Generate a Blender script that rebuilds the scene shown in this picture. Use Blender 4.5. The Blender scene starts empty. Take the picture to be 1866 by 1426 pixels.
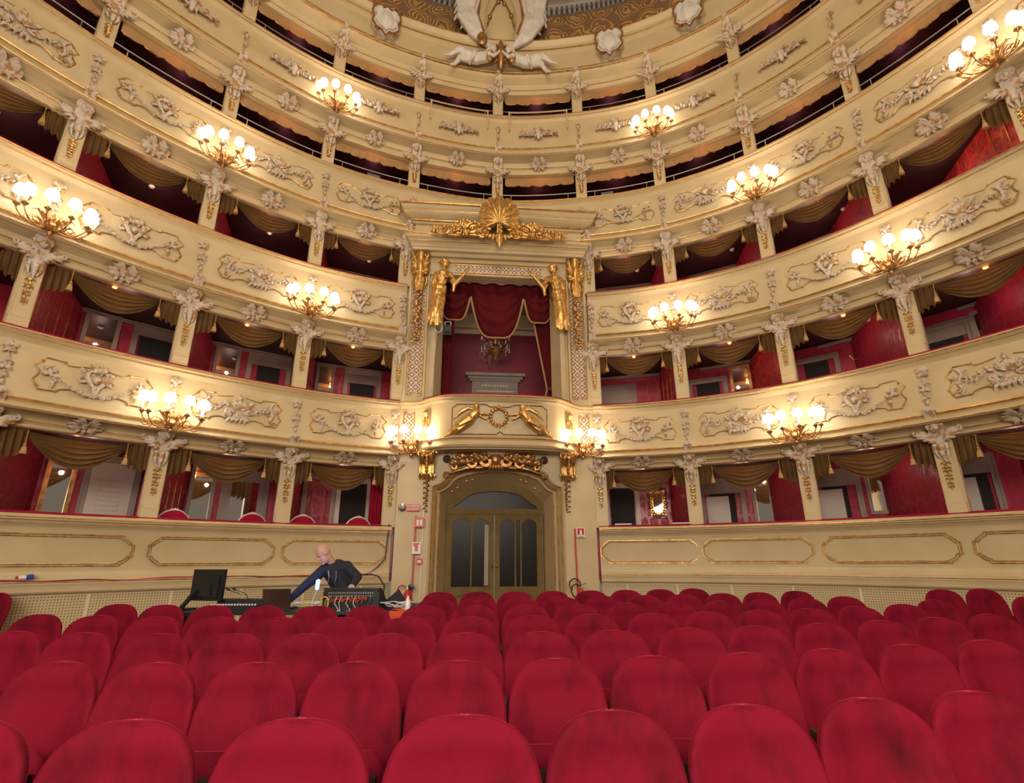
import bpy, math, random
from math import sin, cos, pi, radians, hypot, atan2, sqrt
from mathutils import Vector, Matrix
R = radians
SC = bpy.context.scene
COL = SC.collection

# ------------------------------------------------------------------ camera, world, lights, exposure
cam_d = bpy.data.cameras.new('camera'); cam = bpy.data.objects.new('camera', cam_d); COL.objects.link(cam)
cam_d.sensor_fit = 'HORIZONTAL'; cam_d.sensor_width = 36.0; cam_d.lens = 36.0 * 959.9 / 1866.0
cam_d.clip_start = 0.05; cam_d.clip_end = 200
PITCH = R(17.781); ROLL = R(-0.187)
cam.matrix_world = Matrix.Rotation(pi / 2 + PITCH, 4, 'X') @ Matrix.Rotation(ROLL, 4, 'Z')
SC.camera = cam
W = bpy.data.worlds.new('hall_air'); SC.world = W; W.use_nodes = True
W.node_tree.nodes['Background'].inputs[0].default_value = (1.0, 0.80, 0.60, 1)
W.node_tree.nodes['Background'].inputs[1].default_value = 0.16
SC.view_settings.view_transform = 'Standard'; SC.view_settings.look = 'None'
SC.view_settings.exposure = 0.10; SC.view_settings.gamma = 1.0; SC.view_settings.use_curve_mapping = False
SC.cycles.max_bounces = 5; SC.cycles.diffuse_bounces = 3; SC.cycles.glossy_bounces = 3
SC.cycles.transmission_bounces = 3; SC.cycles.transparent_max_bounces = 4
SC.cycles.sample_clamp_indirect = 4.0; SC.cycles.caustics_reflective = False; SC.cycles.caustics_refractive = False

def point_light(name, loc, power, color, radius):
    l = bpy.data.lights.new(name, 'POINT'); l.energy = power; l.color = color; l.shadow_soft_size = radius
    o = bpy.data.objects.new(name, l); o.location = loc; COL.objects.link(o); return o

def area_light(name, loc, target, power, color, sx, sy):
    l = bpy.data.lights.new(name, 'AREA'); l.shape = 'RECTANGLE'; l.size = sx; l.size_y = sy
    l.energy = power; l.color = color
    o = bpy.data.objects.new(name, l); o.location = loc; COL.objects.link(o)
    o.rotation_euler = (Vector(target) - Vector(loc)).to_track_quat('-Z', 'Y').to_euler(); return o

# the hall's great chandelier hangs high above the stalls, an unseen area light is added behind the camera to fill seats and lower wall
point_light('chandelier_light', (0.0, 2.5, 12.5), 1050, (1.0, 0.80, 0.58), 1.3)
area_light('front_fill_light', (-0.5, -6.0, 3.0), (0.0, 8.0, 0.6), 1400, (1.0, 0.86, 0.72), 9.0, 3.5)

# ------------------------------------------------------------------ the plan of the hall, measured along its row of pillars
EYE = 1.45
PLAN = {-6: (-9.13, 3.35), -5: (-8.36, 5.29), -4: (-7.32, 7.09), -3: (-5.915, 8.741), -2: (-4.299, 10.075), -1: (-2.443, 10.965),
        0: (-.364, 11.47), 1: (1.81, 11.374), 2: (3.702, 10.888), 3: (5.483, 9.835), 4: (6.903, 8.317), 5: (7.982, 6.498), 6: (8.75, 4.55)}
PLAN.update({-7: (-9.65, 1.3), -8: (-9.9, -.75), -9: (-10.0, -2.8), 7: (9.30, 2.5), 8: (9.62, .45), 9: (9.75, -1.6)})
SE = 8        # the horseshoe runs on past the frame as far as the eighth bay on either side
RAIL = {1: .65, 2: 3.273, 3: 6.084, 4: 8.80, 5: 11.54}
BEAD = {2: -1.04, 3: -1.15, 4: -1.20, 5: -1.20}
LIP = {2: -1.20, 3: -1.32, 4: -1.40, 5: -1.46}
ARCH = {2: -1.42, 3: -1.62, 4: -1.74, 5: -1.90}
ARCHZ = {t - 1: RAIL[t] + ARCH[t] for t in ARCH}; ARCHZ[5] = 12.36      # underside of the beam over each row of boxes
CURV = 8.8

def P(s):
    k = max(-8, min(7, math.floor(s))); u = s - k
    p0, p1, p2, p3 = [Vector(PLAN[max(-9, min(9, k + j))]) for j in (-1, 0, 1, 2)]
    return 0.5 * ((2 * p1) + (p2 - p0) * u + (2 * p0 - 5 * p1 + 4 * p2 - p3) * u * u + (3 * p1 - p0 - 3 * p2 + p3) * u ** 3)
def head(s):
    d = P(s + .02) - P(s - .02); return atan2(d.y, d.x)
def NRM(s):
    a = head(s); return Vector((sin(a), -cos(a)))
def at(s, o, z):
    p = P(s) + NRM(s) * o; return Vector((p.x, p.y, z))
def placed(s, o, z, sz=1.0, sx=1.0):
    return Matrix.Translation(at(s, o, z)) @ Matrix.Rotation(head(s), 4, 'Z') @ Matrix.Diagonal((sx, 1, sz, 1))
M0 = Vector((-.317, 11.17)); TH = R(5.5)
def roy(a, b, z):
    return Vector((M0.x + a * cos(TH) + b * sin(TH), M0.y + a * sin(TH) - b * cos(TH), z))
ROYM = Matrix.Translation((M0.x, M0.y, 0)) @ Matrix.Rotation(TH, 4, 'Z')
def floor_z(y): return -1.45 + .0155 * (y - 2.05)
def px(p):
    d = p[1] * cos(PITCH) + p[2] * sin(PITCH); u = -p[1] * sin(PITCH) + p[2] * cos(PITCH)
    if d < .2: return None
    X = 959.9 * p[0] / d; Y = 959.9 * u / d
    return 933 + X * cos(ROLL) - Y * sin(ROLL), 713 - (X * sin(ROLL) + Y * cos(ROLL))
def seen(p, m=20):
    q = px(p); return q is not None and -m < q[0] < 1866 + m and -m < q[1] < 1426 + m

# ------------------------------------------------------------------ materials
MATS = {}
class NT:
    def __init__(s, name):
        s.m = bpy.data.materials.new(name); s.m.use_nodes = True; s.t = s.m.node_tree; s.b = s.t.nodes['Principled BSDF']
    def n(s, kind, **kw):
        nd = s.t.nodes.new(kind)
        for k, v in kw.items():
            if k in nd.inputs.keys(): nd.inputs[k].default_value = v
            else: setattr(nd, k, v)
        return nd
    def l(s, a, b): s.t.links.new(a, b)
    def math(s, op, a, b=None, c=None):
        nd = s.t.nodes.new('ShaderNodeMath'); nd.operation = op
        for i, v in enumerate((a, b, c)):
            if v is None: continue
            if hasattr(v, 'links'): s.l(v, nd.inputs[i])
            else: nd.inputs[i].default_value = v
        return nd.outputs[0]
    def mix(s, fac, a, b):
        nd = s.t.nodes.new('ShaderNodeMix'); nd.data_type = 'RGBA'
        for i, v in ((0, fac), (6, a), (7, b)):
            if hasattr(v, 'links'): s.l(v, nd.inputs[i])
            else: nd.inputs[i].default_value = v if i == 0 else (*v, 1)
        return nd.outputs[2]
    def ramp(s, src, lo, hi):
        nd = s.t.nodes.new('ShaderNodeMapRange'); nd.inputs[1].default_value = lo; nd.inputs[2].default_value = hi
        s.l(src, nd.inputs[0]); return nd.outputs[0]
    def coord(s, which='Object', scale=(1, 1, 1)):
        tc = s.t.nodes.new('ShaderNodeTexCoord'); mp = s.t.nodes.new('ShaderNodeMapping'); mp.inputs['Scale'].default_value = scale
        s.l(tc.outputs[which], mp.inputs[0]); return mp.outputs[0]

def pbr(name, col, rough=.6, metal=0.0, col2=None, scale=3.0, lohi=(.35, .65), bump=0.0, bscale=None, sheen=0.0, emis=None, estr=0.0,
        stretch=(1, 1, 1), spec=.5, coords='Object', transl=0.0):
    N = NT(name); b = N.b; b.inputs['Base Color'].default_value = (*col, 1); b.inputs['Roughness'].default_value = rough
    b.inputs['Metallic'].default_value = metal; b.inputs['Specular IOR Level'].default_value = spec
    if col2 or bump:
        co = N.coord(coords, stretch)
    if col2:
        no = N.n('ShaderNodeTexNoise', Scale=scale, Detail=4.0); N.l(co, no.inputs['Vector'])
        N.l(N.mix(N.ramp(no.outputs[0], *lohi), col, col2), b.inputs['Base Color'])
    if bump:
        nb = N.n('ShaderNodeTexNoise', Scale=bscale or scale * 4, Detail=3.0); N.l(co, nb.inputs['Vector'])
        bp = N.n('ShaderNodeBump', Strength=bump, Distance=.02); N.l(nb.outputs[0], bp.inputs['Height']); N.l(bp.outputs[0], b.inputs['Normal'])
    if sheen:
        b.inputs['Sheen Weight'].default_value = sheen; b.inputs['Sheen Roughness'].default_value = .35
        b.inputs['Sheen Tint'].default_value = (min(1, col[0] * 2.2), col[1] * 2.2 + .03, col[2] * 2.2 + .05, 1)
    if emis:
        b.inputs['Emission Color'].default_value = (*emis, 1); b.inputs['Emission Strength'].default_value = estr
        N.m.cycles.emission_sampling = 'NONE'
    if transl:
        tr = N.n('ShaderNodeBsdfTranslucent', Color=(*[min(1, c * 1.6) for c in col], 1)); mx = N.n('ShaderNodeMixShader', Fac=transl)
        out = [n for n in N.t.nodes if n.type == 'OUTPUT_MATERIAL'][0]
        N.l(b.outputs[0], mx.inputs[1]); N.l(tr.outputs[0], mx.inputs[2]); N.l(mx.outputs[0], out.inputs[0])
    MATS[name] = N.m; return N.m

CREAM = (.60, .465, .262)
pbr('cream_paint', CREAM, .5, col2=(.53, .40, .212), scale=1.6, lohi=(.3, .7), bump=.05, bscale=30)
pbr('pale_paint', (.70, .61, .41), .5, col2=(.62, .53, .33), scale=2.2, bump=.04, bscale=30)
pbr('olive_paint', (.19, .125, .042), .7, col2=(.15, .095, .03), scale=3, bump=.05, spec=.2)
pbr('gold', (.80, .49, .165), .37, .85, col2=(.45, .24, .06), scale=14, lohi=(.38, .66), bump=.25, bscale=40)
pbr('old_gold', (.55, .30, .10), .38, .7, col2=(.34, .15, .05), scale=9, lohi=(.35, .62), bump=.3, bscale=30)
pbr('gilt_line', (.72, .42, .13), .35, .7, col2=(.45, .22, .06), scale=9)
pbr('rocaille', (.58, .485, .385), .55, col2=(.40, .20, .06), scale=13, lohi=(.50, .60), bump=.2, bscale=50)
pbr('white_plaster', (.70, .65, .58), .6, col2=(.58, .52, .44), scale=6, bump=.15, bscale=25)
pbr('red_paint', (.30, .012, .035), .55)
pbr('red_velvet', (.34, .006, .032), .85, col2=(.25, .004, .022), scale=3, sheen=.5, spec=.2)
pbr('dark_red_velvet', (.125, .006, .010), .85, col2=(.085, .004, .007), scale=4, sheen=.35, spec=.2, stretch=(1, 1, .3))
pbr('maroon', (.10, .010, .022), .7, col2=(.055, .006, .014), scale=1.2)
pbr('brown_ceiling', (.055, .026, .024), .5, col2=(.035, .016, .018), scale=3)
pbr('swag_cloth', (.17, .095, .030), .7, col2=(.115, .058, .016), scale=2.5, sheen=.2, spec=.25, transl=.28, bump=.1, bscale=60)
pbr('valance_cloth', (.52, .32, .14), .75, col2=(.45, .26, .10), scale=2, sheen=.1, transl=.25)
pbr('tassel_silk', (.46, .27, .09), .6, col2=(.33, .17, .05), scale=20, stretch=(1, 1, .1))
pbr('dark_wood', (.055, .026, .012), .45, col2=(.035, .015, .008), scale=6, stretch=(1, 1, .2))
pbr('arm_wood', (.085, .038, .016), .4, col2=(.06, .025, .01), scale=8)
pbr('floor_wood', (.10, .05, .03), .5, col2=(.06, .03, .02), scale=4, stretch=(6, .4, 1))
pbr('grey_paint', (.30, .25, .20), .5, col2=(.25, .20, .16), scale=3)
pbr('white_paint', (.55, .49, .42), .5)
pbr('passage_shade', (.012, .008, .008), .8)  # flat black painted in for the darkness of unlit passages
pbr('dark_glass', (.020, .018, .016), .22, spec=.08)
pbr('mirror', (.86, .84, .82), .04, 1.0)
pbr('black_plastic', (.012, .012, .013), .4)
pbr('grey_plastic', (.10, .10, .11), .5)
pbr('steel', (.62, .60, .58), .3, .9)
pbr('white_metal', (.72, .68, .66), .4)
pbr('signal_red', (.55, .03, .02), .4)
pbr('sign_white', (.80, .77, .74), .5)
pbr('glass_clear', (.75, .75, .72), .1)
pbr('skin', (.56, .31, .22), .5)
pbr('black_cloth', (.010, .010, .013), .85, col2=(.018, .018, .022), scale=20, sheen=.1)
pbr('navy_cloth', (.012, .018, .05), .85)
pbr('blue_cable', (.02, .06, .35), .5)
pbr('yellow_cable', (.65, .38, .03), .5)
pbr('white_cable', (.6, .58, .55), .5)
pbr('orange_cloth', (.65, .08, .025), .8)
pbr('shade', (.95, .93, .9), .6, emis=(1.0, .95, .88), estr=9)
pbr('candle', (.85, .75, .55), .5, emis=(1.0, .7, .35), estr=.35)
pbr('bulb', (.8, .8, .8), .3)
pbr('orange_lamp', (.9, .3, .1), .4, emis=(1.0, .22, .05), estr=6.0)
pbr('blue_led', (.1, .2, .9), .4, emis=(.12, .2, 1.0), estr=6.0)
pbr('teal_led', (.1, .7, .6), .4, emis=(.1, .8, .6), estr=1.0)

def velvet_nap():
    # crushed velvet: patches of pressed nap, elongated downwards
    N = NT('seat_velvet'); b = N.b
    oi = N.n('ShaderNodeObjectInfo'); co = N.coord('Object', (1, 1, .58))
    ad = N.n('ShaderNodeVectorMath', operation='ADD'); N.l(co, ad.inputs[0]); N.l(oi.outputs['Location'], ad.inputs[1])
    n1 = N.n('ShaderNodeTexNoise', Scale=5.5, Detail=5.0, Roughness=.6); N.l(ad.outputs[0], n1.inputs['Vector'])
    n2 = N.n('ShaderNodeTexNoise', Scale=130.0, Detail=2.0); N.l(ad.outputs[0], n2.inputs['Vector'])
    c = N.mix(N.ramp(n1.outputs[0], .46, .78), (.195, .0024, .018), (.080, .001, .007))
    N.l(c, b.inputs['Base Color']); b.inputs['Roughness'].default_value = .8; b.inputs['Specular IOR Level'].default_value = .15
    b.inputs['Sheen Weight'].default_value = .42; b.inputs['Sheen Roughness'].default_value = .32
    b.inputs['Sheen Tint'].default_value = (.95, .07, .13, 1)
    bp = N.n('ShaderNodeBump', Strength=.25, Distance=.004); N.l(n2.outputs[0], bp.inputs['Height']); N.l(bp.outputs[0], b.inputs['Normal'])
    MATS['seat_velvet'] = N.m
velvet_nap()

def damask(name, base, fig, rough_fig=.35, sc=4.2):
    N = NT(name); b = N.b
    co = N.coord('Object', (1, 1, .62)); w = N.n('ShaderNodeTexNoise', Scale=5.0, Detail=1.0); N.l(co, w.inputs['Vector'])
    mx = N.n('ShaderNodeVectorMath', operation='MULTIPLY_ADD'); N.l(w.outputs[1], mx.inputs[0]); mx.inputs[1].default_value = (.10, .10, .10); N.l(co, mx.inputs[2])
    v = N.n('ShaderNodeTexVoronoi', Scale=sc, feature='DISTANCE_TO_EDGE', Randomness=.35); N.l(mx.outputs[0], v.inputs['Vector'])
    v2 = N.n('ShaderNodeTexVoronoi', Scale=sc * 3.2, feature='DISTANCE_TO_EDGE'); N.l(mx.outputs[0], v2.inputs['Vector'])
    m1 = N.math('LESS_THAN', v.outputs['Distance'], .09); m2 = N.math('LESS_THAN', v2.outputs['Distance'], .09)
    m = N.math('MAXIMUM', m1, N.math('MULTIPLY', m2, .55))
    N.l(N.mix(m, base, fig), b.inputs['Base Color']); N.l(N.math('MULTIPLY_ADD', m, rough_fig - .65, .65), b.inputs['Roughness'])
    MATS[name] = N.m
damask('damask', (.30, .010, .035), (.36, .022, .050))
damask('bright_damask', (.36, .014, .030), (.62, .06, .045), sc=3.2)
damask('royal_damask', (.19, .014, .032), (.215, .022, .042), sc=8)

def lattice():
    N = NT('gilt_lattice'); b = N.b; co = N.coord('Object'); sp = N.n('ShaderNodeSeparateXYZ'); N.l(co, sp.inputs[0])
    k = 2 * pi / .19
    u = N.math('SINE', N.math('MULTIPLY', N.math('ADD', sp.outputs[0], sp.outputs[2]), k / 2))
    v = N.math('SINE', N.math('MULTIPLY', N.math('SUBTRACT', sp.outputs[0], sp.outputs[2]), k / 2))
    au = N.math('ABSOLUTE', u); av = N.math('ABSOLUTE', v)
    line = N.math('LESS_THAN', N.math('MINIMUM', au, av), .30)
    dot = N.math('GREATER_THAN', N.math('MINIMUM', au, av), .80)
    c = N.mix(line, (.22, .12, .10), (.62, .56, .50)); c = N.mix(dot, c, (.80, .48, .15)); N.l(c, b.inputs['Base Color'])
    b.inputs['Roughness'].default_value = .45
    bp = N.n('ShaderNodeBump', Strength=.6, Distance=.02); N.l(line, bp.inputs['Height']); N.l(bp.outputs[0], b.inputs['Normal'])
    MATS['gilt_lattice'] = N.m
lattice()

def perforated():
    N = NT('perforated_panel'); b = N.b; co = N.coord('UV'); sp = N.n('ShaderNodeSeparateXYZ'); N.l(co, sp.inputs[0])
    def cell(o): return N.math('SUBTRACT', N.math('FRACT', N.math('MULTIPLY', o, 26.0)), .5)
    x, y = cell(sp.outputs[0]), cell(sp.outputs[1])
    r = N.math('ADD', N.math('MULTIPLY', x, x), N.math('MULTIPLY', y, y)); d = N.math('LESS_THAN', r, .055)
    N.l(N.mix(d, (.56, .44, .24), (.17, .11, .05)), b.inputs['Base Color']); b.inputs['Roughness'].default_value = .6
    MATS['perforated_panel'] = N.m
perforated()

def scroll_frieze():
    N = NT('scroll_frieze'); b = N.b; co = N.coord('UV', (1.0, 1.0, 1)); w = N.n('ShaderNodeTexNoise', Scale=2.2, Detail=1.0); N.l(co, w.inputs['Vector'])
    mx = N.n('ShaderNodeVectorMath', operation='MULTIPLY_ADD'); N.l(w.outputs[1], mx.inputs[0]); mx.inputs[1].default_value = (.5, .5, 0); N.l(co, mx.inputs[2])
    v = N.n('ShaderNodeTexVoronoi', Scale=1.5, Randomness=.25); N.l(mx.outputs[0], v.inputs['Vector'])
    wv = N.math('SINE', N.math('MULTIPLY', v.outputs['Distance'], 42.0)); m = N.ramp(wv, -.6, .2)
    big = N.math('LESS_THAN', v.outputs['Distance'], .50)
    m = N.math('MULTIPLY', m, big)
    c = N.mix(m, (.20, .105, .05), (.66, .38, .12)); N.l(c, b.inputs['Base Color']); b.inputs['Roughness'].default_value = .4
    N.l(N.math('MULTIPLY', m, .5), b.inputs['Metallic'])
    bp = N.n('ShaderNodeBump', Strength=.8, Distance=.04); N.l(m, bp.inputs['Height']); N.l(bp.outputs[0], b.inputs['Normal'])
    MATS['scroll_frieze'] = N.m
scroll_frieze()

# ------------------------------------------------------------------ mesh builder
class MB:
    def __init__(s): s.v = []; s.f = []; s.m = []; s.uv = {}
    def add(s, vs, fs, mi=0, uvs=None):
        o = len(s.v); s.v += [tuple(p) for p in vs]
        for i, f in enumerate(fs):
            s.f.append(tuple(o + k for k in f)); s.m.append(mi)
            if uvs: s.uv[len(s.f) - 1] = uvs[i]
    def box(s, x0, x1, y0, y1, z0, z1, mi=0, M=None):
        vs = [Vector((x, y, z)) for z in (z0, z1) for y in (y0, y1) for x in (x0, x1)]
        if M is not None: vs = [M @ p for p in vs]
        s.add(vs, [(0, 2, 3, 1), (4, 5, 7, 6), (0, 1, 5, 4), (2, 6, 7, 3), (0, 4, 6, 2), (1, 3, 7, 5)], mi)
    def tube(s, pts, r, n=6, mi=0, closed=False, flat=1.0):
        pts = [Vector(p) for p in pts]; k = len(pts); rr = r if isinstance(r, (list, tuple)) else [r] * k
        ts = []
        for i in range(k):
            a = pts[(i - 1) % k] if (closed or i > 0) else pts[i]; b = pts[(i + 1) % k] if (closed or i < k - 1) else pts[i]
            d = (b - a); ts.append(d.normalized() if d.length > 1e-9 else Vector((0, 0, 1)))
        ref = Vector((0, 1, 0)) if abs(ts[0].y) < .9 else Vector((1, 0, 0)); vs = []; fs = []
        for i in range(k):
            x = ref - ts[i] * ref.dot(ts[i]); x = x.normalized() if x.length > 1e-6 else ts[i].orthogonal().normalized(); ref = x; y = ts[i].cross(x)
            for j in range(n):
                a = 2 * pi * (j + .5) / n; vs.append(pts[i] + (x * cos(a) * flat + y * sin(a)) * rr[i])
        for i in range(k if closed else k - 1):
            for j in range(n):
                a, b = i * n + j, i * n + (j + 1) % n; c, d = ((i + 1) % k) * n + (j + 1) % n, ((i + 1) % k) * n + j; fs.append((a, b, c, d))
        if not closed: fs += [tuple(range(n - 1, -1, -1)), tuple((k - 1) * n + j for j in range(n))]
        s.add(vs, fs, mi)
    def blob(s, c, r, M=None, nu=8, nv=5, mi=0):
        r = r if isinstance(r, (tuple, list)) else (r, r, r); vs = [Vector((0, 0, -r[2]))]; fs = []
        for i in range(1, nv):
            ph = -pi / 2 + pi * i / nv
            for j in range(nu):
                a = 2 * pi * j / nu; vs.append(Vector((r[0] * cos(ph) * cos(a), r[1] * cos(ph) * sin(a), r[2] * sin(ph))))
        vs.append(Vector((0, 0, r[2]))); L = len(vs) - 1
        for j in range(nu): fs.append((0, 1 + (j + 1) % nu, 1 + j)); fs.append((L, 1 + (nv - 2) * nu + j, 1 + (nv - 2) * nu + (j + 1) % nu))
        for i in range(nv - 2):
            for j in range(nu): a = 1 + i * nu; fs.append((a + j, a + (j + 1) % nu, a + nu + (j + 1) % nu, a + nu + j))
        if M is not None: vs = [M @ p for p in vs]
        s.add([p + Vector(c) for p in vs], fs, mi)
    def cap(s, a, b, ra, rb, n=8, mi=0):
        # a tapered limb with rounded ends
        a, b = Vector(a), Vector(b); d = (b - a).normalized(); pts = []; rr = []
        for t in (-.95, -.7, -.35, 0): pts.append(a + d * ra * t); rr.append(ra * sqrt(max(.02, 1 - t * t)))
        for t in (0, .35, .7, .95): pts.append(b + d * rb * t); rr.append(rb * sqrt(max(.02, 1 - t * t)))
        s.tube(pts, rr, n, mi)
    def lathe(s, prof, n=12, c=(0, 0, 0), mi=0, M=None):
        vs = []; fs = []; k = len(prof)
        for r, z in prof:
            for j in range(n): a = 2 * pi * j / n; vs.append(Vector((r * cos(a), r * sin(a), z)))
        for i in range(k - 1):
            for j in range(n): fs.append((i * n + j, i * n + (j + 1) % n, (i + 1) * n + (j + 1) % n, (i + 1) * n + j))
        if prof[0][0] > 1e-4: fs.append(tuple(range(n - 1, -1, -1)))
        if prof[-1][0] > 1e-4: fs.append(tuple((k - 1) * n + j for j in range(n)))
        if M is not None: vs = [M @ p for p in vs]
        s.add([p + Vector(c) for p in vs], fs, mi)
    def sweep(s, prof, frames, mi=0, closed=True, caps=True):
        # prof: (offset into the hall, height); frames: (x, y, nx, ny, length along)
        k = len(prof); vs = []; fs = []; uv = []; run = [0]
        for i in range(k): a, b = prof[i], prof[(i + 1) % k]; run.append(run[-1] + hypot(b[0] - a[0], b[1] - a[1]))
        for (x, y, nx, ny, L) in frames:
            for o, z in prof: vs.append((x + nx * o, y + ny * o, z))
        for i in range(len(frames) - 1):
            for j in range(k if closed else k - 1):
                a, b = i * k + j, i * k + (j + 1) % k; fs.append((a, b, b + k, a + k)); L0, L1 = frames[i][4], frames[i + 1][4]
                uv.append(((L0, run[j]), (L0, run[j + 1]), (L1, run[j + 1]), (L1, run[j])))
        if closed and caps:
            fs += [tuple(range(k - 1, -1, -1)), tuple((len(frames) - 1) * k + j for j in range(k))]; uv += [[(0, 0)] * k] * 2
        s.add(vs, fs, mi, uv)
    def prism(s, out, y0, y1, mi=0, M=None):
        k = len(out); vs = [Vector((x, y0, z)) for x, z in out] + [Vector((x, y1, z)) for x, z in out]
        fs = [tuple(range(k)), tuple(range(2 * k - 1, k - 1, -1))] + [(i, i + k, (i + 1) % k + k, (i + 1) % k) for i in range(k)]
        if M is not None: vs = [M @ p for p in vs]
        s.add(vs, fs, mi)
    def strip(s, A, B, y0, y1, mi=0):
        # a band between two equally long outlines in the x-z plane, from depth y0 (front) to y1
        k = len(A); vs = [Vector((p[0], y, p[1])) for y in (y0, y1) for q in (A, B) for p in q]; fs = []
        for i in range(k - 1):
            a, b = i, i + 1; fs += [(a, b, b + k, a + k), (a + 2 * k, a + 3 * k, b + 3 * k, b + 2 * k), (a, a + 2 * k, b + 2 * k, b), (a + k, b + k, b + 3 * k, a + 3 * k)]
        fs += [(0, k, 3 * k, 2 * k), (k - 1, 3 * k - 1, 4 * k - 1, 2 * k - 1)]
        s.add(vs, fs, mi)
    def grid(s, f, nu, nv, mi=0, thick=0.0):
        vs = [f(i / nu, j / nv) for j in range(nv + 1) for i in range(nu + 1)]
        fs = [(j * (nu + 1) + i, j * (nu + 1) + i + 1, (j + 1) * (nu + 1) + i + 1, (j + 1) * (nu + 1) + i) for j in range(nv) for i in range(nu)]
        s.add(vs, fs, mi)
    def mesh(s, name, mats, smooth=True, angle=40):
        me = bpy.data.meshes.new(name); me.from_pydata(s.v, [], s.f); me.validate(verbose=False)
        for m in (mats if isinstance(mats, (list, tuple)) else [mats]): me.materials.append(MATS[m] if isinstance(m, str) else m)
        if len(me.polygons) == len(s.m):
            me.polygons.foreach_set('material_index', s.m)
            if s.uv:
                ul = me.uv_layers.new(name='UVMap')
                for i, p in enumerate(me.polygons):
                    if i in s.uv:
                        for li, q in zip(p.loop_indices, s.uv[i]): ul.data[li].uv = q
        if smooth:
            me.polygons.foreach_set('use_smooth', [True] * len(me.polygons)); me.set_sharp_from_angle(angle=R(angle))
        me.update(); return me
    def build(s, name, mats, parent=None, M=None, smooth=True, angle=40):
        return obj(name, s.mesh(name, mats, smooth, angle), parent, M)

def obj(name, me, parent=None, M=None):
    o = bpy.data.objects.new(name, me); COL.objects.link(o)
    if M is not None: o.matrix_world = M
    if parent is not None: o.parent = parent
    return o
def tag(o, label, cat, group=None, kind=None):
    if kind: o['kind'] = kind
    if label: o['label'] = label
    if cat: o['category'] = cat
    if group: o['group'] = group
    return o
def thing(name, label, cat, M=None, group=None):
    return tag(obj(name, None, None, M), label, cat, group)
def struct(o): o['kind'] = 'structure'; return o
def frames(s0, s1, per=10):
    n = max(2, int(round((s1 - s0) * per))); out = []; L = 0; last = None
    for i in range(n + 1):
        s = s0 + (s1 - s0) * i / n; p = P(s); q = NRM(s)
        if last is not None: L += (p - last).length
        last = p; out.append((p.x, p.y, q.x, q.y, L))
    return out
def copy_of(root, M, label=None, group=None):
    r = root.copy(); COL.objects.link(r); r.matrix_world = M
    if label: r['label'] = label
    if group: r['group'] = group
    for ch in list(root.children):
        c = ch.copy(); COL.objects.link(c); c.parent = r
        for g in list(ch.children): d = g.copy(); COL.objects.link(d); d.parent = c
    return r
def spiral(cx, cz, r0, turns, a0, sgn=1, y=-.03, n=14, k=.75):
    # a C-scroll in the x-z plane, winding inwards
    return [Vector((cx + r0 * (1 - k * i / n) * cos(a0 + sgn * turns * 2 * pi * i / n), y, cz + r0 * (1 - k * i / n) * sin(a0 + sgn * turns * 2 * pi * i / n))) for i in range(n + 1)]
def voxel(o, size, smooth=4, fac=.5):
    m = o.modifiers.new('remesh', 'REMESH'); m.mode = 'VOXEL'; m.voxel_size = size; m.use_smooth_shade = True
    if smooth: q = o.modifiers.new('smooth', 'SMOOTH'); q.iterations = smooth; q.factor = fac
    return o
ORD = ['', 'first', 'second', 'third', 'fourth', 'fifth', 'sixth', 'seventh', 'eighth', 'ninth', 'tenth', 'eleventh', 'twelfth', 'thirteenth', 'fourteenth', 'fifteenth', 'sixteenth']
TIER = {1: 'ground boxes', 2: 'first balcony', 3: 'second balcony', 4: 'third balcony', 5: 'top gallery'}
def side_word(k):
    return 'the centre one' if k == 0 else '%s %s of the centre one' % (ORD[abs(k)], 'right' if k > 0 else 'left')
def bay_word(k):   # bay between pillar k and k+1
    return '%s opening %s of centre' % (ORD[k + 1 if k >= 0 else -k], 'right' if k >= 0 else 'left')
# ================================================================== THE SHELL
# raked floor
fl = MB(); fl.add([(-11, -4, floor_z(-4)), (11, -4, floor_z(-4)), (11, 14, floor_z(14)), (-11, 14, floor_z(14)),
                   (-11, -4, -2), (11, -4, -2), (11, 14, -2), (-11, 14, -2)],
                  [(0, 1, 2, 3), (7, 6, 5, 4), (0, 4, 5, 1), (1, 5, 6, 2), (2, 6, 7, 3), (3, 7, 4, 0)])
struct(fl.build('floor', 'floor_wood', smooth=False))
BOXD = 1.75
def ring(name, prof, s0, s1, mat, kind=True, parent=None, per=10):
    m = MB(); m.sweep(prof, frames(s0, s1, per)); o = m.build(name, mat, parent, angle=35)
    if kind: struct(o)
    return o
def rect(o0, o1, z0, z1): return [(o0, z0), (o0, z1), (o1, z1), (o1, z0)]
SEGS = {1: [(-SE, -1.0), (1.0, SE)], 2: [(-SE, -1.0), (1.0, SE)], 3: [(-SE, -1.0), (1.0, SE)], 4: [(-SE, SE)], 5: [(-SE, SE)]}
for t in (1, 2, 3, 4, 5):
    top = ARCHZ[t] + .10; bot = -.40 if t == 1 else RAIL[t] - 1.02
    for a, b in SEGS[t]:
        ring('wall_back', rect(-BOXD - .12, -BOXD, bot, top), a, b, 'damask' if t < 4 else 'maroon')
        # the slab between two rows of boxes: floor above, dark painted ceiling below
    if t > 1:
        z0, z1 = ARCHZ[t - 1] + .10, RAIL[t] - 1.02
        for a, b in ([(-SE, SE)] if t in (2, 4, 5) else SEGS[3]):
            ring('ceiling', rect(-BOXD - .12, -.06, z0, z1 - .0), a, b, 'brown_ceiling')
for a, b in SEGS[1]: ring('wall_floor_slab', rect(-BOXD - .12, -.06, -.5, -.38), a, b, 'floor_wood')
ring('ceiling', rect(-BOXD - .12, -.02, 12.45, 12.6), -SE, SE, 'brown_ceiling')
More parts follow.
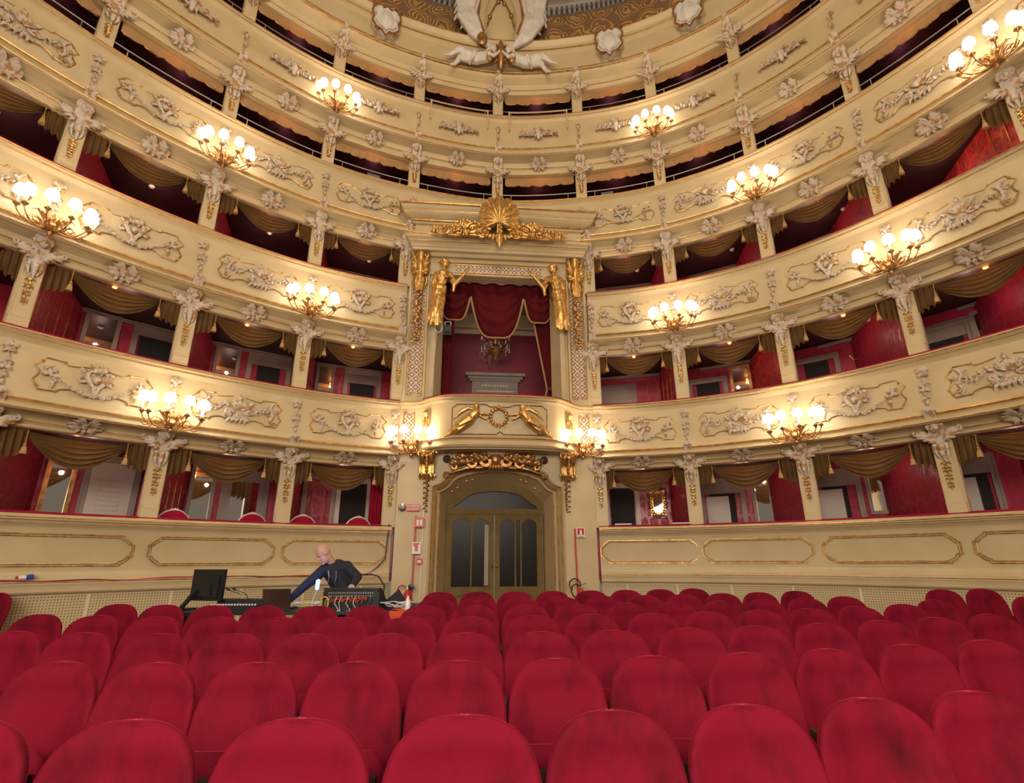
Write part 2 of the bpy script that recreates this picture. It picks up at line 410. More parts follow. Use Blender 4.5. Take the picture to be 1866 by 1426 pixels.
# partitions between the boxes
for t in (1, 2, 3):
    z0, z1 = (-.38 if t == 1 else RAIL[t] - 1.0), ARCHZ[t] + .09
    for k in [k for k in range(-SE, SE + 1) if k != 0]:
        # the partitions all aim at the stage rather than standing square to the curve
        dl = R(-5.5 + 4.3 * k); v = Vector((sin(dl), cos(dl))); ln = (BOXD - .01) / v.dot(-NRM(k)); p = P(k)
        m = MB(); m.box(-.04, .04, .07, ln, z0, z1)
        o = m.build('wall_partition', 'bright_damask' if (t, k) in ((2, 3), (3, 5)) else 'damask', None, Matrix.Translation((p.x, p.y, 0)) @ Matrix.Rotation(-dl, 4, 'Z'), smooth=False); struct(o)
# narrow gilt battens and a ceiling cornice in each box
def in_bays(t):
    return [k for k in range(-6, 6) if not (t < 4 and k in (-1, 0)) and any(seen(at(k + u, -.1, z)) for u in (.02, .5, .98) for z in (RAIL[t] + .1, ARCHZ[t] - .1))]
def in_posts(t):
    return [k for k in range(-6, 7) if not (t < 4 and k == 0) and (seen(at(k, 0, RAIL[t] + .25), 25) or seen(at(k, .2, ARCHZ[t]), 25))]
for t in (1, 2, 3):
    for k in in_bays(t):
        m = MB(); m.box(-.92, .92, BOXD - .06, BOXD, ARCHZ[t] + .02, ARCHZ[t] + .08); m.box(-.92, .92, BOXD - .09, BOXD - .06, ARCHZ[t] + .05, ARCHZ[t] + .08)
        struct(m.build('trim_cornice', 'grey_paint', None, placed(k + .5, 0, 0), smooth=False))
        if (t, k) in ((2, -4), (1, -3), (3, 4), (2, 1)):
            q = k if k < 0 else k + 1; dl = R(-5.5 + 4.3 * q); p = P(q); sg = 1 if k < 0 else -1; m = MB()
            for j in range(4): m.box(sg * .04, sg * .052, .35 + j * .38, .368 + j * .38, RAIL[t] - .9, ARCHZ[t] + .02)
            struct(m.build('trim_batten', 'gilt_line', None, Matrix.Translation((p.x, p.y, 0)) @ Matrix.Rotation(-dl, 4, 'Z'), smooth=False))

# ================================================================== THE BALCONIES
def tier_profile(t):
    h, be, li, ar = RAIL[t], BEAD[t], LIP[t], ARCH[t]
    return [(-.12, h), (.10, h + .005), (.135, h - .02), (.14, h - .06), (.105, h - .085), (.11, h - .115), (.07, h - .15), (.055, h - .18),
            (.075, h - .35), (.12, h - .60), (.17, h + be + .06), (.20, h + be + .02), (.225, h + be), (.225, h + be - .035), (.195, h + be - .055),
            (.215, h + be - .075), (.245, h + li + .05), (.285, h + li + .03), (.29, h + li), (.26, h + li - .015), (.235, h + li - .005),
            (.12, h + li - .03), (.04, h + li - .06 * 1.0), (.012, h + (li + ar) / 2 + .02), (.035, h + (li + ar) / 2), (.045, h + (li + ar) / 2 - .03),
            (.02, h + (li + ar) / 2 - .05), (.03, h + ar + .03), (.02, h + ar), (-.09, h + ar), (-.09, h - .12), (-.12, h - .12)]
def face_o(t, dz):   # how far the parapet face stands out at a depth dz below the rail
    pts = [(0, .055), (-.18, .055), (-.35, .075), (-.60, .12), (BEAD[t] + .06, .17), (-2, .2)]
    for (a, oa), (b, ob) in zip(pts, pts[1:]):
        if b <= dz <= a: return oa + (ob - oa) * (a - dz) / (a - b)
    return .17
BALC = {}
for t in (2, 3, 4, 5):
    root = thing('balcony', {2: 'cream balcony front of the first balcony, carved relief panels, joined to the royal box balustrade',
                             3: 'cream balcony front of the second balcony, interrupted by the royal box opening',
                             4: 'cream balcony front of the third balcony, running behind the royal box cornice',
                             5: 'plainer cream balcony front of the topmost gallery with small garland reliefs'}[t], 'balcony', Matrix.Identity(4), 'balcony fronts of the horseshoe')
    BALC[t] = root
    for a, b in (SEGS[t] if t < 4 else [(-SE, SE)]):
        m = MB(); m.sweep(tier_profile(t), frames(a, b)); m.build('parapet', 'cream_paint', root, angle=28)
        m = MB()
        for o, z, r in ((.142, -.04, .012), (.112, -.10, .007), (.229, BEAD[t] - .017, .020), (.292, LIP[t] + .012, .009), (.047, (LIP[t] + ARCH[t]) / 2 - .012, .010), (.034, ARCH[t] + .012, .008)):
            fr = frames(a, b); m.tube([(x + nx * o, y + ny * o, RAIL[t] + z) for x, y, nx, ny, L in fr], r, 5)
        m.build('gilt_moulding', 'gilt_line', root)
        if t < 4:
            m = MB(); h = RAIL[t]; m.sweep([(-.11, h + .0), (.085, h + .012), (.075, h + .035), (0, h + .045), (-.10, h + .035), (-.125, h + .01)], frames(a, b)); m.build('rail_cushion', 'red_velvet', root, angle=60)

def bend(x): return -(x * x) / (2 * CURV)
class ORN(MB):
    # relief work: everything is laid on the curved, sloping face of a parapet (x along, z up, front towards -y)
    def __init__(s, slope=.18): super().__init__(); s.sl = slope
    def fit(s):
        s.v = [(x, y + bend(x) + s.sl * z, z) for x, y, z in s.v]
    def scroll(s, cx, cz, r0, turns, a0, sgn=1, w=.018, mi=0, y=-.03, tip=.35):
        w *= 1.3; p = spiral(cx, cz, r0, turns, a0, sgn, y, n=max(8, int(14 * turns))); n = len(p)
        s.tube(p, [w * (tip + (1 - tip) * sin(pi * min(1, .15 + i / n))) for i in range(n)], 5, mi)
        s.blob((p[-1].x, y - .005, p[-1].z), w * 1.35, nu=6, nv=4, mi=mi)
    def leaf(s, a, b, w, mi=0, y=-.03, up=.03):
        w *= 1.3; a, b = Vector((a[0], y, a[1])), Vector((b[0], y, b[1])); b = a + (b - a) * 1.08; m = (a + b) / 2 + Vector((0, -up, 0)); q = (a + m) / 2; r_ = (m + b) / 2
        s.tube([a, q, m, r_, b], [w * .35, w * .9, w, w * .7, w * .12], 6, mi, flat=.55)
    def flower(s, x, z, r, mi=0, y=-.04, n=5):
        r *= 1.2
        for j in range(n):
            a = 2 * pi * j / n + x * 9; s.blob((x + r * .7 * cos(a), y, z + r * .7 * sin(a)), (r * .55, r * .4, r * .55), nu=6, nv=4, mi=mi)
        s.blob((x, y - r * .4, z), r * .4, nu=6, nv=4, mi=mi)

def relief_frame():
    m = ORN(); half = [(.10, .25), (.27, .215), (.36, .205), (.40, .25), (.62, .262), (.655, .20), (.735, .115), (.665, .035), (.675, -.03), (.72, -.11), (.665, -.20), (.645, -.255), (.45, -.245), (.40, -.20), (.28, -.175), (.12, -.23)]
    for sx in (-1, 1):
        m.tube([(sx * x, -.006, z) for x, z in half], .0105, 5)
        for j in (3, 5, 10, 12): m.blob((sx * half[j][0], -.012, half[j][1]), (.022, .014, .022), nu=6, nv=4)
    m.fit(); return m.mesh('panel_frame', 'gilt_line')
def relief_heart(seed=1, flip=1):
    rnd = random.Random(seed); m = ORN()
    # open heart cartouche, crowned with leaves
    for sx in (-1, 1):
        m.tube([(sx * x, -.045, z) for x, z in ((.015, -.20), (.035, -.08), (.085, .00), (.135, .09), (.12, .17), (.06, .19), (.03, .14))], [.018, .028, .036, .036, .030, .024, .012], 6)
        m.leaf((sx * .03, .17), (sx * .10 * flip, .30), .035); m.leaf((sx * .12, .12), (sx * .21, .21), .026); m.leaf((sx * .11, .02), (sx * .20, -.03), .024)
        m.scroll(sx * .17, .02, .045, .8, pi / 2, -sx, .014)
        # lower garland of roses swinging out to the side
        pts = [(.04, -.21), (.11, -.235), (.18, -.20), (.25, -.165), (.31, -.12), (.37, -.085)]
        for j, (x, z) in enumerate(pts): m.flower(sx * x, z + rnd.uniform(-.01, .01), .030 - .003 * j, mi=0, n=5)
        m.tube([(sx * x, -.022, z) for x, z in pts + [(.44, -.06), (.50, -.03)]], .009, 5)
        # winged scroll at the end of the panel
        m.tube([(sx * x, -.035, z) for x, z in ((.54, .17), (.565, .10), (.545, .02), (.50, -.05), (.46, -.10))], [.008, .022, .030, .024, .008], 6)
        m.leaf((sx * .55, .02), (sx * .65, -.02), .024); m.leaf((sx * .54, .05), (sx * .47, .08), .020); m.leaf((sx * .53, -.02), (sx * .43, -.01), .022)
        m.leaf((sx * .50, -.06), (sx * .51, -.21), .020); m.scroll(sx * .60, .10, .035, .8, pi, sx, .011)
    m.blob((0, -.035, .06), (.055, .03, .05), nu=8, nv=5); m.flower(0, .02, .03); m.leaf((0, -.05), (0, -.25), .028)
    m.leaf((0, .17), (.02 * flip, .32), .03)
    m.fit(); return m.mesh('relief_ornament', 'rocaille')
def relief_shell(seed=2):
    rnd = random.Random(seed); m = ORN()
    # ragged rocaille shell leaning to one side
    for j in range(9):
        a = radians(20 + 15 * j) ; m.leaf((.02 + .03 * cos(a), -.02 + .02 * sin(a)), (.02 + (.19 + .02 * (j % 2)) * cos(a), (.17 + .02 * (j % 2)) * sin(a)), .022, up=.05)
    m.scroll(-.15, -.08, .075, 1.2, 0, 1, .022); m.scroll(.17, -.02, .07, 1.1, pi, 1, .022); m.scroll(-.03, -.15, .06, 1.1, pi / 2, -1, .02)
    for j in range(7): m.flower(-.20 + j * .06, -.17 + .03 * sin(j * 1.9) + rnd.uniform(-.02, .02), .030)
    for j in range(5): m.leaf((-.12 + .06 * j, -.16), (-.18 + .075 * j, -.27), .020)
    m.leaf((-.14, .02), (-.24, .14), .024); m.leaf((.16, .08), (.24, .18), .024); m.leaf((.03, .15), (.00, .30), .024)
    for sx in (-1, 1):
        pts = [(.22, -.08), (.28, -.03), (.34, .02), (.40, .02), (.46, -.01)]
        m.tube([(sx * x, -.028, z * sx) for x, z in pts], [.018, .016, .014, .012, .008], 5)
        for x, z in pts[1:]: m.leaf((sx * x, z * sx), (sx * (x + .05), z * sx + .06), .014); m.leaf((sx * x, z * sx), (sx * (x + .04), z * sx - .06), .013)
        m.tube([(sx * x, -.035, z) for x, z in ((.60, .22), (.555, .18), (.52, .10), (.55, .01), (.56, -.08), (.52, -.16), (.56, -.23))], [.010, .022, .026, .022, .026, .022, .010], 6)
        m.scroll(sx * .62, .06, .04, .9, pi, sx, .012); m.scroll(sx * .59, -.17, .035, .9, 0, -sx, .012); m.leaf((sx * .53, .10), (sx * .45, .17), .018)
        m.flower(sx * .58, -.03, .022)
    m.fit(); return m.mesh('relief_ornament', 'rocaille')
def relief_small():
    m = ORN()
    m.leaf((0, -.12), (0, .13), .045); m.flower(0, .01, .04)
    for sx in (-1, 1):
        m.leaf((sx * .02, .05), (sx * .10, .10), .03); m.scroll(sx * .05, .05, .035, .9, pi / 2, -sx, .012); m.leaf((sx * .03, -.02), (sx * .08, -.10), .02)
        for j in range(6): m.leaf((sx * (.07 + .055 * j), -.025 + .01 * (j % 2)), (sx * (.13 + .055 * j), .05 - .10 * (j % 2)), .026); m.flower(sx * (.10 + .05 * j), -.02, .030 - .002 * j, n=4)
    m.fit(); return m.mesh('relief_ornament', 'rocaille')
def relief_drop(small=False):
    m = ORN()
    if small:
        for j in range(8): a = 2 * pi * j / 8; m.blob((.035 * cos(a), -.02, .12 + .035 * sin(a)), (.014, .012, .014), nu=5, nv=4)
        m.leaf((0, .08), (0, -.02), .02); m.flower(0, .02, .022, n=4); m.leaf((0, -.05), (0, -.15), .022)
    else:
        m.leaf((0, .38), (0, .20), .05)
        for sx in (-1, 1): m.leaf((sx * .01, .34), (sx * .085, .28), .03); m.scroll(sx * .045, .30, .035, .9, pi / 2, -sx, .013); m.leaf((sx * .02, .24), (sx * .07, .18), .024)
        m.flower(0, .27, .035); m.tube([(0, -.02, .2), (.008, -.025, .1), (-.008, -.02, 0), (0, -.02, -.32)], .009, 5)
        m.flower(0, .12, .018); m.flower(0, .07, .02)
        for sx in (-1, 1): m.leaf((0, .0), (sx * .075, .035), .024); m.leaf((0, -.03), (sx * .07, -.09), .024)
        m.flower(0, -.02, .035); m.flower(.0, -.13, .022); m.leaf((0, -.15), (.045, -.20), .02); m.leaf((0, -.18), (-.04, -.25), .02); m.leaf((0, -.22), (0, -.34), .018)
    m.fit(); return m.mesh('drop_ornament', 'rocaille')
def soffit_cart():
    # wide cartouche under the lip: leans over the beam below the parapet
    m = ORN(0)
    for sx in (-1, 1):
        for a in (-10, 15, 40, 65, 88):
            m.leaf((sx * .04 * cos(radians(a)), .03 * sin(radians(a))), (sx * (.30 - abs(a) * .0016) * cos(radians(a) * .5), .02 + .17 * sin(radians(a))), .035, up=.03)
        m.scroll(sx * .12, -.03, .07, 1.1, pi / 2, -sx, .022); m.scroll(sx * .24, .03, .045, 1, pi / 2, -sx, .018); m.leaf((sx * .06, -.04), (sx * .14, -.15), .03)
    m.blob((0, -.05, .03), (.06, .05, .07)); m.leaf((0, -.03), (0, -.17), .035)
    m.v = [(x, y * 1.0 + bend(x) - max(0, z) * 1.15, z) for x, y, z in m.v]
    return m.mesh('soffit_cartouche', 'rocaille')
ME = dict(frame=relief_frame(), A=relief_heart(), B=relief_shell(), S=relief_small(), drop=relief_drop(), sdrop=relief_drop(True), cart=soffit_cart())

def oriented(s, t, dz, **kw):
    return placed(s, face_o(t, dz), RAIL[t] + dz, **kw)
for t in (2, 3, 4, 5):
    root = BALC[t]; mid = (BEAD[t] - .15) / 2 - .01; k_ = 1.0 + (-.0 if t == 2 else .06)
    for k in range(-6, 6):
        if t < 4 and k in (-1, 0): continue
        if not any(seen(at(k + u, .1, RAIL[t] + dz), 30) for u in (.15, .5, .85) for dz in (-.2, -1.0)): continue
        if t == 4 and k in (-1, 0): zz = .30
        M = oriented(k + .5, t, mid, sz=k_, sx=1.04)
        if t < 5:
            obj('panel_frame', ME['frame'], root, M); obj('relief_ornament', ME['A' if (k % 2 == 0) == (k < 0) else 'B'], root, M)
        else: obj('relief_ornament', ME['S'], root, M @ Matrix.Diagonal((1.25, 1.8, 1.8, 1)))
        if t > 1: obj('soffit_cartouche', ME['cart'], root, placed(k + .5, .05, RAIL[t] + (LIP[t] + ARCH[t]) / 2 - .01, sz=.72 if t > 2 else .55, sx=.78))
    for k in range(-6, 7):
        if (t < 4 and k == 0) or not seen(at(k, .1, RAIL[t] - .5), 30): continue
        sk = k + (.035 if (t < 4 and k == 1) else -.035 if (t < 4 and k == -1) else 0)
        obj('drop_ornament', ME['sdrop' if t == 5 else 'drop'], root, oriented(sk, t, mid + .03, sz=1.0) @ Matrix.Diagonal((1.5, 2.2, 1.7, 1) if t == 5 else (1, 1, 1, 1)))

# ground-level wall with framed panels, ledge and perforated plinth
gp = [(-.12, .65), (.10, .655), (.13, .63), (.135, .58), (.10, .555), (.105, .53), (.06, .49), (.045, .46), (.045, -.13), (.06, -.15), (.075, -.20), (.075, -.235), (.12, -.25),
      (.125, -.30), (.11, -.33), (.11, -.40), (.09, -.425), (.03, -.43), (.03, -1.6), (-.12, -1.6)]
for i, (a, b) in enumerate(((-SE, -1.0), (1.0, SE))):
    w = MB(); w.sweep(gp, frames(a, b)); o = struct(w.build('wall_left' if i == 0 else 'wall_right', 'cream_paint', angle=28))
    m = MB(); m.sweep([(.030, -.46), (.034, -.46), (.034, -1.42), (.030, -1.42)], frames(a, b)); struct(m.build('trim_perforated', 'perforated_panel', smooth=False))
    m = MB(); m.sweep([(-.11, .65), (.075, .662), (.065, .685), (0, .695), (-.10, .685), (-.125, .66)], frames(a, b)); struct(m.build('trim_cushion', 'red_velvet', angle=60))
    m = MB()
    for o_, z, r in ((.137, .605, .010), (.108, .54, .006), (.127, -.275, .007)): m.tube([(x + nx * o_, y + ny * o_, z) for x, y, nx, ny, L in frames(a, b)], r, 5)
    struct(m.build('trim_moulding', 'gilt_line'))
    # vertical joints of the plinth and gilt panel frames
    m = MB()
    k = a
    while k < b - .01:
        for u in (.25, .75): p = placed(k + u, .034, 0); m.box(-.018, .018, -.006, .004, -1.42, -.45, M=p)
        k += 1
    struct(m.build('trim_joints', 'pale_paint', smooth=False))
pf = ORN(0)
W_, T_, B_ = .93, .385, -.055
pts = []
for sx, sz in ((1, 1), (1, -1), (-1, -1), (-1, 1)):
    z = T_ if sz > 0 else B_; c = [(W_ - .150, z), (W_ - .145, z - sz * .030), (W_ - .105, z - sz * .045), (W_ - .055, z - sz * .095), (W_ - .045, z - sz * .125), (W_ - .010, z - sz * .130)]
    if sx * sz < 0: c = c[::-1]
    pts += [(sx * x, -.004, zz) for x, zz in c]
full = []
for i in range(len(pts)):
    a, b = pts[i], pts[(i + 1) % len(pts)]; n = 10 if abs(a[0] - b[0]) > .5 else 1
    full += [(a[0] + (b[0] - a[0]) * j / n, a[1], a[2] + (b[2] - a[2]) * j / n) for j in range(n)]
pf.tube(full, .010, 6, closed=True); pf.tube([(x * .965, y, .165 + (z - .165) * .86) for x, y, z in full], .007, 5, closed=True)
pf.fit(); pfm = pf.mesh('trim_panel_frame', 'gold')
for k in [k for k in range(-6, 6) if k not in (-1, 0)]:
    if any(seen(at(k + u, 0, .2)) for u in (.1, .5, .9)):
        sx = 1.05; s_ = k + .5
        struct(obj('trim_panel_frame', pfm, None, placed(s_, .056, 0, sx=sx)))

# ================================================================== CROWNING ENTABLATURE, FRIEZE AND CEILING
h = 12.36
top = [(-.20, h), (.02, h), (.03, h + .06), (.06, h + .09), (.06, h + .13), (.03, h + .16), (.06, h + .30), (.20, h + .38), (.26, h + .42), (.285, h + .46), (.25, h + .50), (.22, h + .53),
       (.24, h + .58), (.24, h + .62), (.20, h + .65), (.20, h + 1.22), (.24, h + 1.26), (.30, h + 1.30), (.31, h + 1.42), (.38, h + 1.50), (.40, h + 1.56), (.36, h + 1.58), (-.20, h + 1.58)]
ring('wall_entablature', top, -SE, SE, 'cream_paint')
m = MB()
for o_, z, r in ((.29, .46, .022), (.245, .60, .014), (.305, 1.30, .016), (.062, .11, .010), (.40, 1.55, .012)): m.tube([(x + nx * o_, y + ny * o_, h + z) for x, y, nx, ny, L in frames(-SE, SE)], r, 5)
struct(m.build('trim_gilt', 'gilt_line'))
ring('wall_frieze', rect(-.25, -.05, 13.9, 15.35), -SE, SE, 'scroll_frieze')
m = MB(); m.sweep([(-.25, 15.3), (.05, 15.3), (.12, 15.36), (.12, 15.42), (.2, 15.5), (.2, 15.6), (-.25, 15.6)], frames(-SE, SE)); struct(m.build('trim_dome_cornice', 'grey_paint'))
m = MB(); fr = frames(-SE, SE, 14)
for i in range(0, len(fr) - 1):
    x, y, nx, ny, L = fr[i]; Mx = Matrix.Translation((x + nx * .14, y + ny * .14, 15.36)) @ Matrix.Rotation(atan2(nx, -ny), 4, 'Z'); m.box(-.035, .035, -.05, .05, -.08, .05, M=Mx)
struct(m.build('trim_dentils', 'grey_plastic', smooth=False))
m = MB(); m.sweep([(-.3, 15.6), (.2, 15.6), (1.6, 16.3), (3.4, 16.9), (3.4, 17.1), (-.3, 17.1)], frames(-SE, SE)); struct(m.build('ceiling_dome', 'grey_paint'))
# ================================================================== PILLARS BETWEEN THE BOXES
def pillar_parts(t):
    z0, z1 = RAIL[t] - .005, ARCHZ[t] + .01; L = z1 - z0
    sh = MB(); sh.box(-.112, .112, -.055, .10, z0 + .02, z1); sh.box(-.138, .138, -.02, .095, z0 + .02, z1); sh.box(-.125, .125, -.068, .10, z0, z0 + .18); sh.box(-.13, .13, -.072, .05, z0 + .18, z0 + .195)
    for sx in (-1, 1): sh.box(sx * .112 - .007, sx * .112 + .007, -.066, -.05, z0 + .18, z1 - .05)
    H = (RAIL[t + 1] + BEAD[t + 1] - ARCHZ[t]) if t < 5 else .46
    c = MB(); y0 = -.06
    # bracket climbing the underside of the balcony
    prof = [(.0, -.26), (-.075, -.24), (-.10, -.12), (-.09, -.02), (-.12, .06), (-.18, H * .35), (-.21, H * .6), (-.27, H * .85), (-.31, H + .0), (-.25, H + .03), (.0, H + .03)]
    k = len(prof); vs = [Vector((sx * w, y, z)) for sx in (-1, 1) for (y, z), w in zip(prof, (.05, .07, .10, .11, .11, .10, .085, .08, .085, .08, .08))]
    c.add(vs, [tuple(range(k - 1, -1, -1)), tuple(range(k, 2 * k))] + [(i, (i + 1) % k, (i + 1) % k + k, i + k) for i in range(k)])
    # mask with brow, nose and beard
    c.blob((0, -.19, H * .38), (.065, .055, .085), nu=10, nv=7); c.blob((0, -.245, H * .36), (.014, .02, .03), nu=6, nv=4)
    for sx in (-1, 1):
        c.blob((sx * .030, -.235, H * .44), (.020, .014, .010), nu=6, nv=4); c.blob((sx * .03, -.228, H * .30), (.024, .02, .022), nu=6, nv=4)
        c.tube([(sx * .02, -.2, H * .62), (sx * .085, -.19, H * .58), (sx * .11, -.17, H * .42), (sx * .085, -.17, H * .30)], [.018, .026, .022, .012], 6)
        # spread wings of acanthus
        for j, (dx, dz, w) in enumerate(((.29, .12, .030), (.33, .07, .034), (.29, .02, .032), (.22, -.04, .030), (.14, -.09, .026))):
            a = Vector((sx * .06, -.10, .0 - .02 * j)); b = Vector((sx * dx, -.10 + bend(dx), dz)); q = a.lerp(b, .5) + Vector((0, -.055, .02))
            c.tube([a, a.lerp(q, .5), q, q.lerp(b, .55), b], [w * .7, w, w * 1.05, w * .8, w * .25], 6, flat=.6)
        c.tube(spiral(sx * .28, .09, .045, 1.1, pi / 2 if sx > 0 else pi / 2, -sx, -.14, 10), .016, 5)
        c.tube([(sx * .07, -.085, -.12), (sx * .085, -.10, -.22), (sx * .05, -.09, -.34)], [.026, .030, .008], 6)
    # crest shell reaching onto the parapet
    for j in range(5): a = radians(-50 + 25 * j); c.tube([(0, -.30, H - .02), (.05 * sin(a), -.335, H + .045 * cos(a)), (.075 * sin(a), -.31, H + .085 * cos(a))], [.014, .022, .012], 5)
    c.blob((0, -.325, H + .02), (.035, .035, .035), nu=8, nv=5)
    c.tube([(0, -.10, -.12), (0, -.115, -.25), (.01, -.085, -.40)], [.045, .040, .010], 6); c.tube(spiral(.0, -.34, .045, 1, 0, 1, -.075, 10), .014, 5)
    g = MB(); rnd = random.Random(3); zt = -.42; ln = min(.42, L * .3)
    for j in range(7):
        z = zt - ln * j / 6; r = .032 * (1 - .07 * j)
        g.blob((rnd.uniform(-.02, .02), -.075, z), (r, r * .7, r), nu=6, nv=4)
        for sx in (-1, 1): g.tube([(0, -.07, z), (sx * r * 1.5, -.085, z + .012 * (-1) ** j), (sx * r * 2.1, -.068, z - .02)], [.010, .012, .004], 5)
    g.tube([(0, -.066, zt + .05), (0.006, -.07, zt - ln * .5), (0, -.066, zt - ln - .05)], .006, 5)
    shift = Matrix.Translation((0, 0, z1))
    c.v = [tuple(shift @ Vector(v)) for v in c.v]; g.v = [tuple(shift @ Vector(v)) for v in g.v]
    return sh.mesh('shaft', 'cream_paint'), c.mesh('capital', 'rocaille', angle=60), g.mesh('garland', 'gold')
for t in (1, 2, 3, 4, 5):
    ms = pillar_parts(t)
    for k in in_posts(t):
        where = ('%s %s of royal box' % (ORD[abs(k)], 'right' if k > 0 else 'left')) if t < 4 else (side_word(k) if k == 0 else side_word(k))
        sk = k + (.035 if (t < 4 and k == 1) else -.035 if (t < 4 and k == -1) else 0)
        o = thing('pillar', 'cream pillar with carved capital, %s, %s' % (TIER[t], where), 'pillar', placed(sk, 0, 0), 'pillars of the %s' % TIER[t])
        obj('shaft', ms[0], o); obj('capital', ms[1], o)
        if t < 5: obj('garland', ms[2], o)

# ================================================================== DRAPERY IN THE OPENINGS
def swag_mesh(W=.62, D=.44):
    m = MB()
    def f(u, v):
        x = (2 * u - 1); sag = D * (1 - abs(x) ** 2.1); z = -.02 - (sag * (.12 + .88 * v)) - .05 * v * (1 - .4 * abs(x))
        fold = .030 * sin(2 * pi * (5.2 * v + .4 * x * x)) * (1 - .55 * x * x) + .012 * sin(2 * pi * 11 * v + 2 * x)
        y = -.05 * sin(pi * v) * (1 - x * x) - fold * .9 - .04 * v * (1 - x * x)
        xx = x * W * (1.06 - .10 * v * (1 - abs(x)) + .06 * (1 - v) * abs(x))
        return Vector((xx, y + bend(xx), z - .3 * fold))
    m.grid(f, 26, 40); return m.mesh('festoon', 'swag_cloth', angle=180)
def jabot_mesh(sx):
    m = MB()
    def f(u, v):
        x = .60 + .32 * u; w = 3.6; ph = u * w * 2 * pi
        L = .34 + .10 * u + .035 * cos(ph)
        return Vector((sx * (x + .015 * sin(ph * 2 + 1) * v), .035 * sin(ph) * (.5 + .6 * v) + bend(x) + .01, -.01 - L * v))
    m.grid(f, 40, 8); return m.mesh('side_drape', 'swag_cloth', angle=180)
def tassel_mesh():
    m = MB(); m.tube([(0, 0, 0), (0, -.01, -.10), (0, -.012, -.20)], .007, 5)
    m.lathe([(0, -.19), (.018, -.20), (.024, -.22), (.014, -.235), (.026, -.25), (.036, -.285), (.042, -.33), (.046, -.355), (.03, -.358), (0, -.352)], 10, (0, -.012, 0))
    m.blob((0, -.01, -.06), .014, nu=6, nv=4); return m.mesh('tassel', 'tassel_silk')
SW = swag_mesh(); JL, JR = jabot_mesh(-1), jabot_mesh(1); TS = tassel_mesh()
def valance_mesh():
    m = MB()
    def f(u, v):
        x = (2 * u - 1) * .90; sc = abs(sin(pi * u * 5)) ** .6; L = .26 + .045 * sc + .015 * sin(u * 40)
        return Vector((x, .02 + bend(x) + .018 * sin(u * 60) * v - .05 * v, -L * v))
    m.grid(f, 80, 6)
    return m.mesh('scalloped_cloth', 'valance_cloth', angle=180)
VM = valance_mesh()
vt = MB(); vt.tube([((2 * u / 40 - 1) * .90, -.035 + bend((2 * u / 40 - 1) * .9), -.262 - .045 * abs(sin(pi * u / 40 * 5)) ** .6) for u in range(41)], .009, 5); VT = vt.mesh('braid_edge', 'old_gold')
lm = MB(); lm.lathe([(0, .0), (.045, 0), (.05, -.015), (.04, -.03), (0, -.03)], 12); LH = lm.mesh('lamp_housing', 'white_metal')
lm = MB(); lm.lathe([(0, -.028), (.035, -.03), (.036, -.045), (.02, -.06), (0, -.062)], 12); LB = lm.mesh('orange_bulb', 'orange_lamp')
sd = MB(); sd.lathe([(0, 0), (.055, 0), (.058, -.02), (.045, -.035), (.03, -.05), (0, -.055)], 14); SDM = sd.mesh('smoke_detector', 'sign_white')
def bw(t, k):
    if t < 4: return '%s opening %s of royal box' % (ORD[-k - 1 if k < 0 else k], 'right' if k > 0 else 'left')
    return bay_word(k)
for t in (1, 2, 3, 4, 5):
    for k in in_bays(t):
        z = ARCHZ[t] - .005; M = placed(k + .5, -.02, z)
        if t < 4:
            o = thing('swag_curtain', 'brown swag curtain with tassels, %s, %s' % (TIER[t], bw(t, k)), 'curtain', M, 'swagged curtains of the boxes')
            obj('festoon', SW, o, Matrix.Translation((0, .0, 0))); obj('side_drape', JL, o); obj('side_drape', JR, o)
            for sx in (-1, 1): obj('tassel', TS, o, Matrix.Translation((sx * .615, -.05 + bend(.6), -.02)))
        else:
            o = thing('valance', 'tan scalloped cloth valance, %s, %s' % (TIER[t], bw(t, k)), 'valance', placed(k + .5, -.05, z), 'scalloped valances of the galleries')
            obj('scalloped_cloth', VM, o); obj('braid_edge', VT, o)
        Ml = placed(k + .5, -.30, ARCHZ[t] + .10)
        o = thing('ceiling_lamp', 'small orange lamp above the cloth, %s, %s' % (TIER[t], bw(t, k)), 'lamp', Ml, 'small orange lamps in the boxes')
        obj('housing', LH, o); obj('bulb', LB, o)
        p = at(k + .5, -.30, ARCHZ[t] - .02); point_light('orange_light', p, 2.6 if t < 4 else 2.0, (1.0, .33, .10), .03)
        p = at(k + .5 - .035 * (k + .5), -.75, ARCHZ[t] - .25); point_light('box_fill_light', p, {1: 4, 2: 4, 3: 4.5, 4: 2.2, 5: 1.8}[t], (1.0, .62, .5) if t < 4 else (1.0, .30, .42), .03)  # unseen fill lamp added to brighten the box interior, no fixture
        if t in (2, 3):
            obj_ = obj('smoke_detector', SDM, None, placed(k + .62, -.95, ARCHZ[t] + .10)); tag(obj_, 'round white smoke detector on ceiling, %s, %s' % (TIER[t], bw(t, k)), 'smoke detector', 'smoke detectors on the box ceilings')

# thin handrails above the two upper parapets
for t in (4, 5):
    for k in range(-6, 6):
        if not any(seen(at(k + u, 0, RAIL[t] + .2)) for u in (.1, .5, .9)): continue
        m = MB(); fr = frames(k + .07, k + .93)
        m.tube([(x + nx * .02, y + ny * .02, RAIL[t] + .215) for x, y, nx, ny, L in fr], .013, 6)
        o = thing('handrail', 'thin grey rail above parapet, %s, %s' % (TIER[t], bw(t, k)), 'handrail', Matrix.Identity(4), 'handrails of the galleries'); m.build('rail', 'steel', o)
        for i in (1, -2): m = MB(); x, y, nx, ny, L = fr[i]; m.tube([(x + nx * .02, y + ny * .02, RAIL[t]), (x + nx * .02, y + ny * .02, RAIL[t] + .215)], .009, 5); m.build('bracket', 'steel', o)
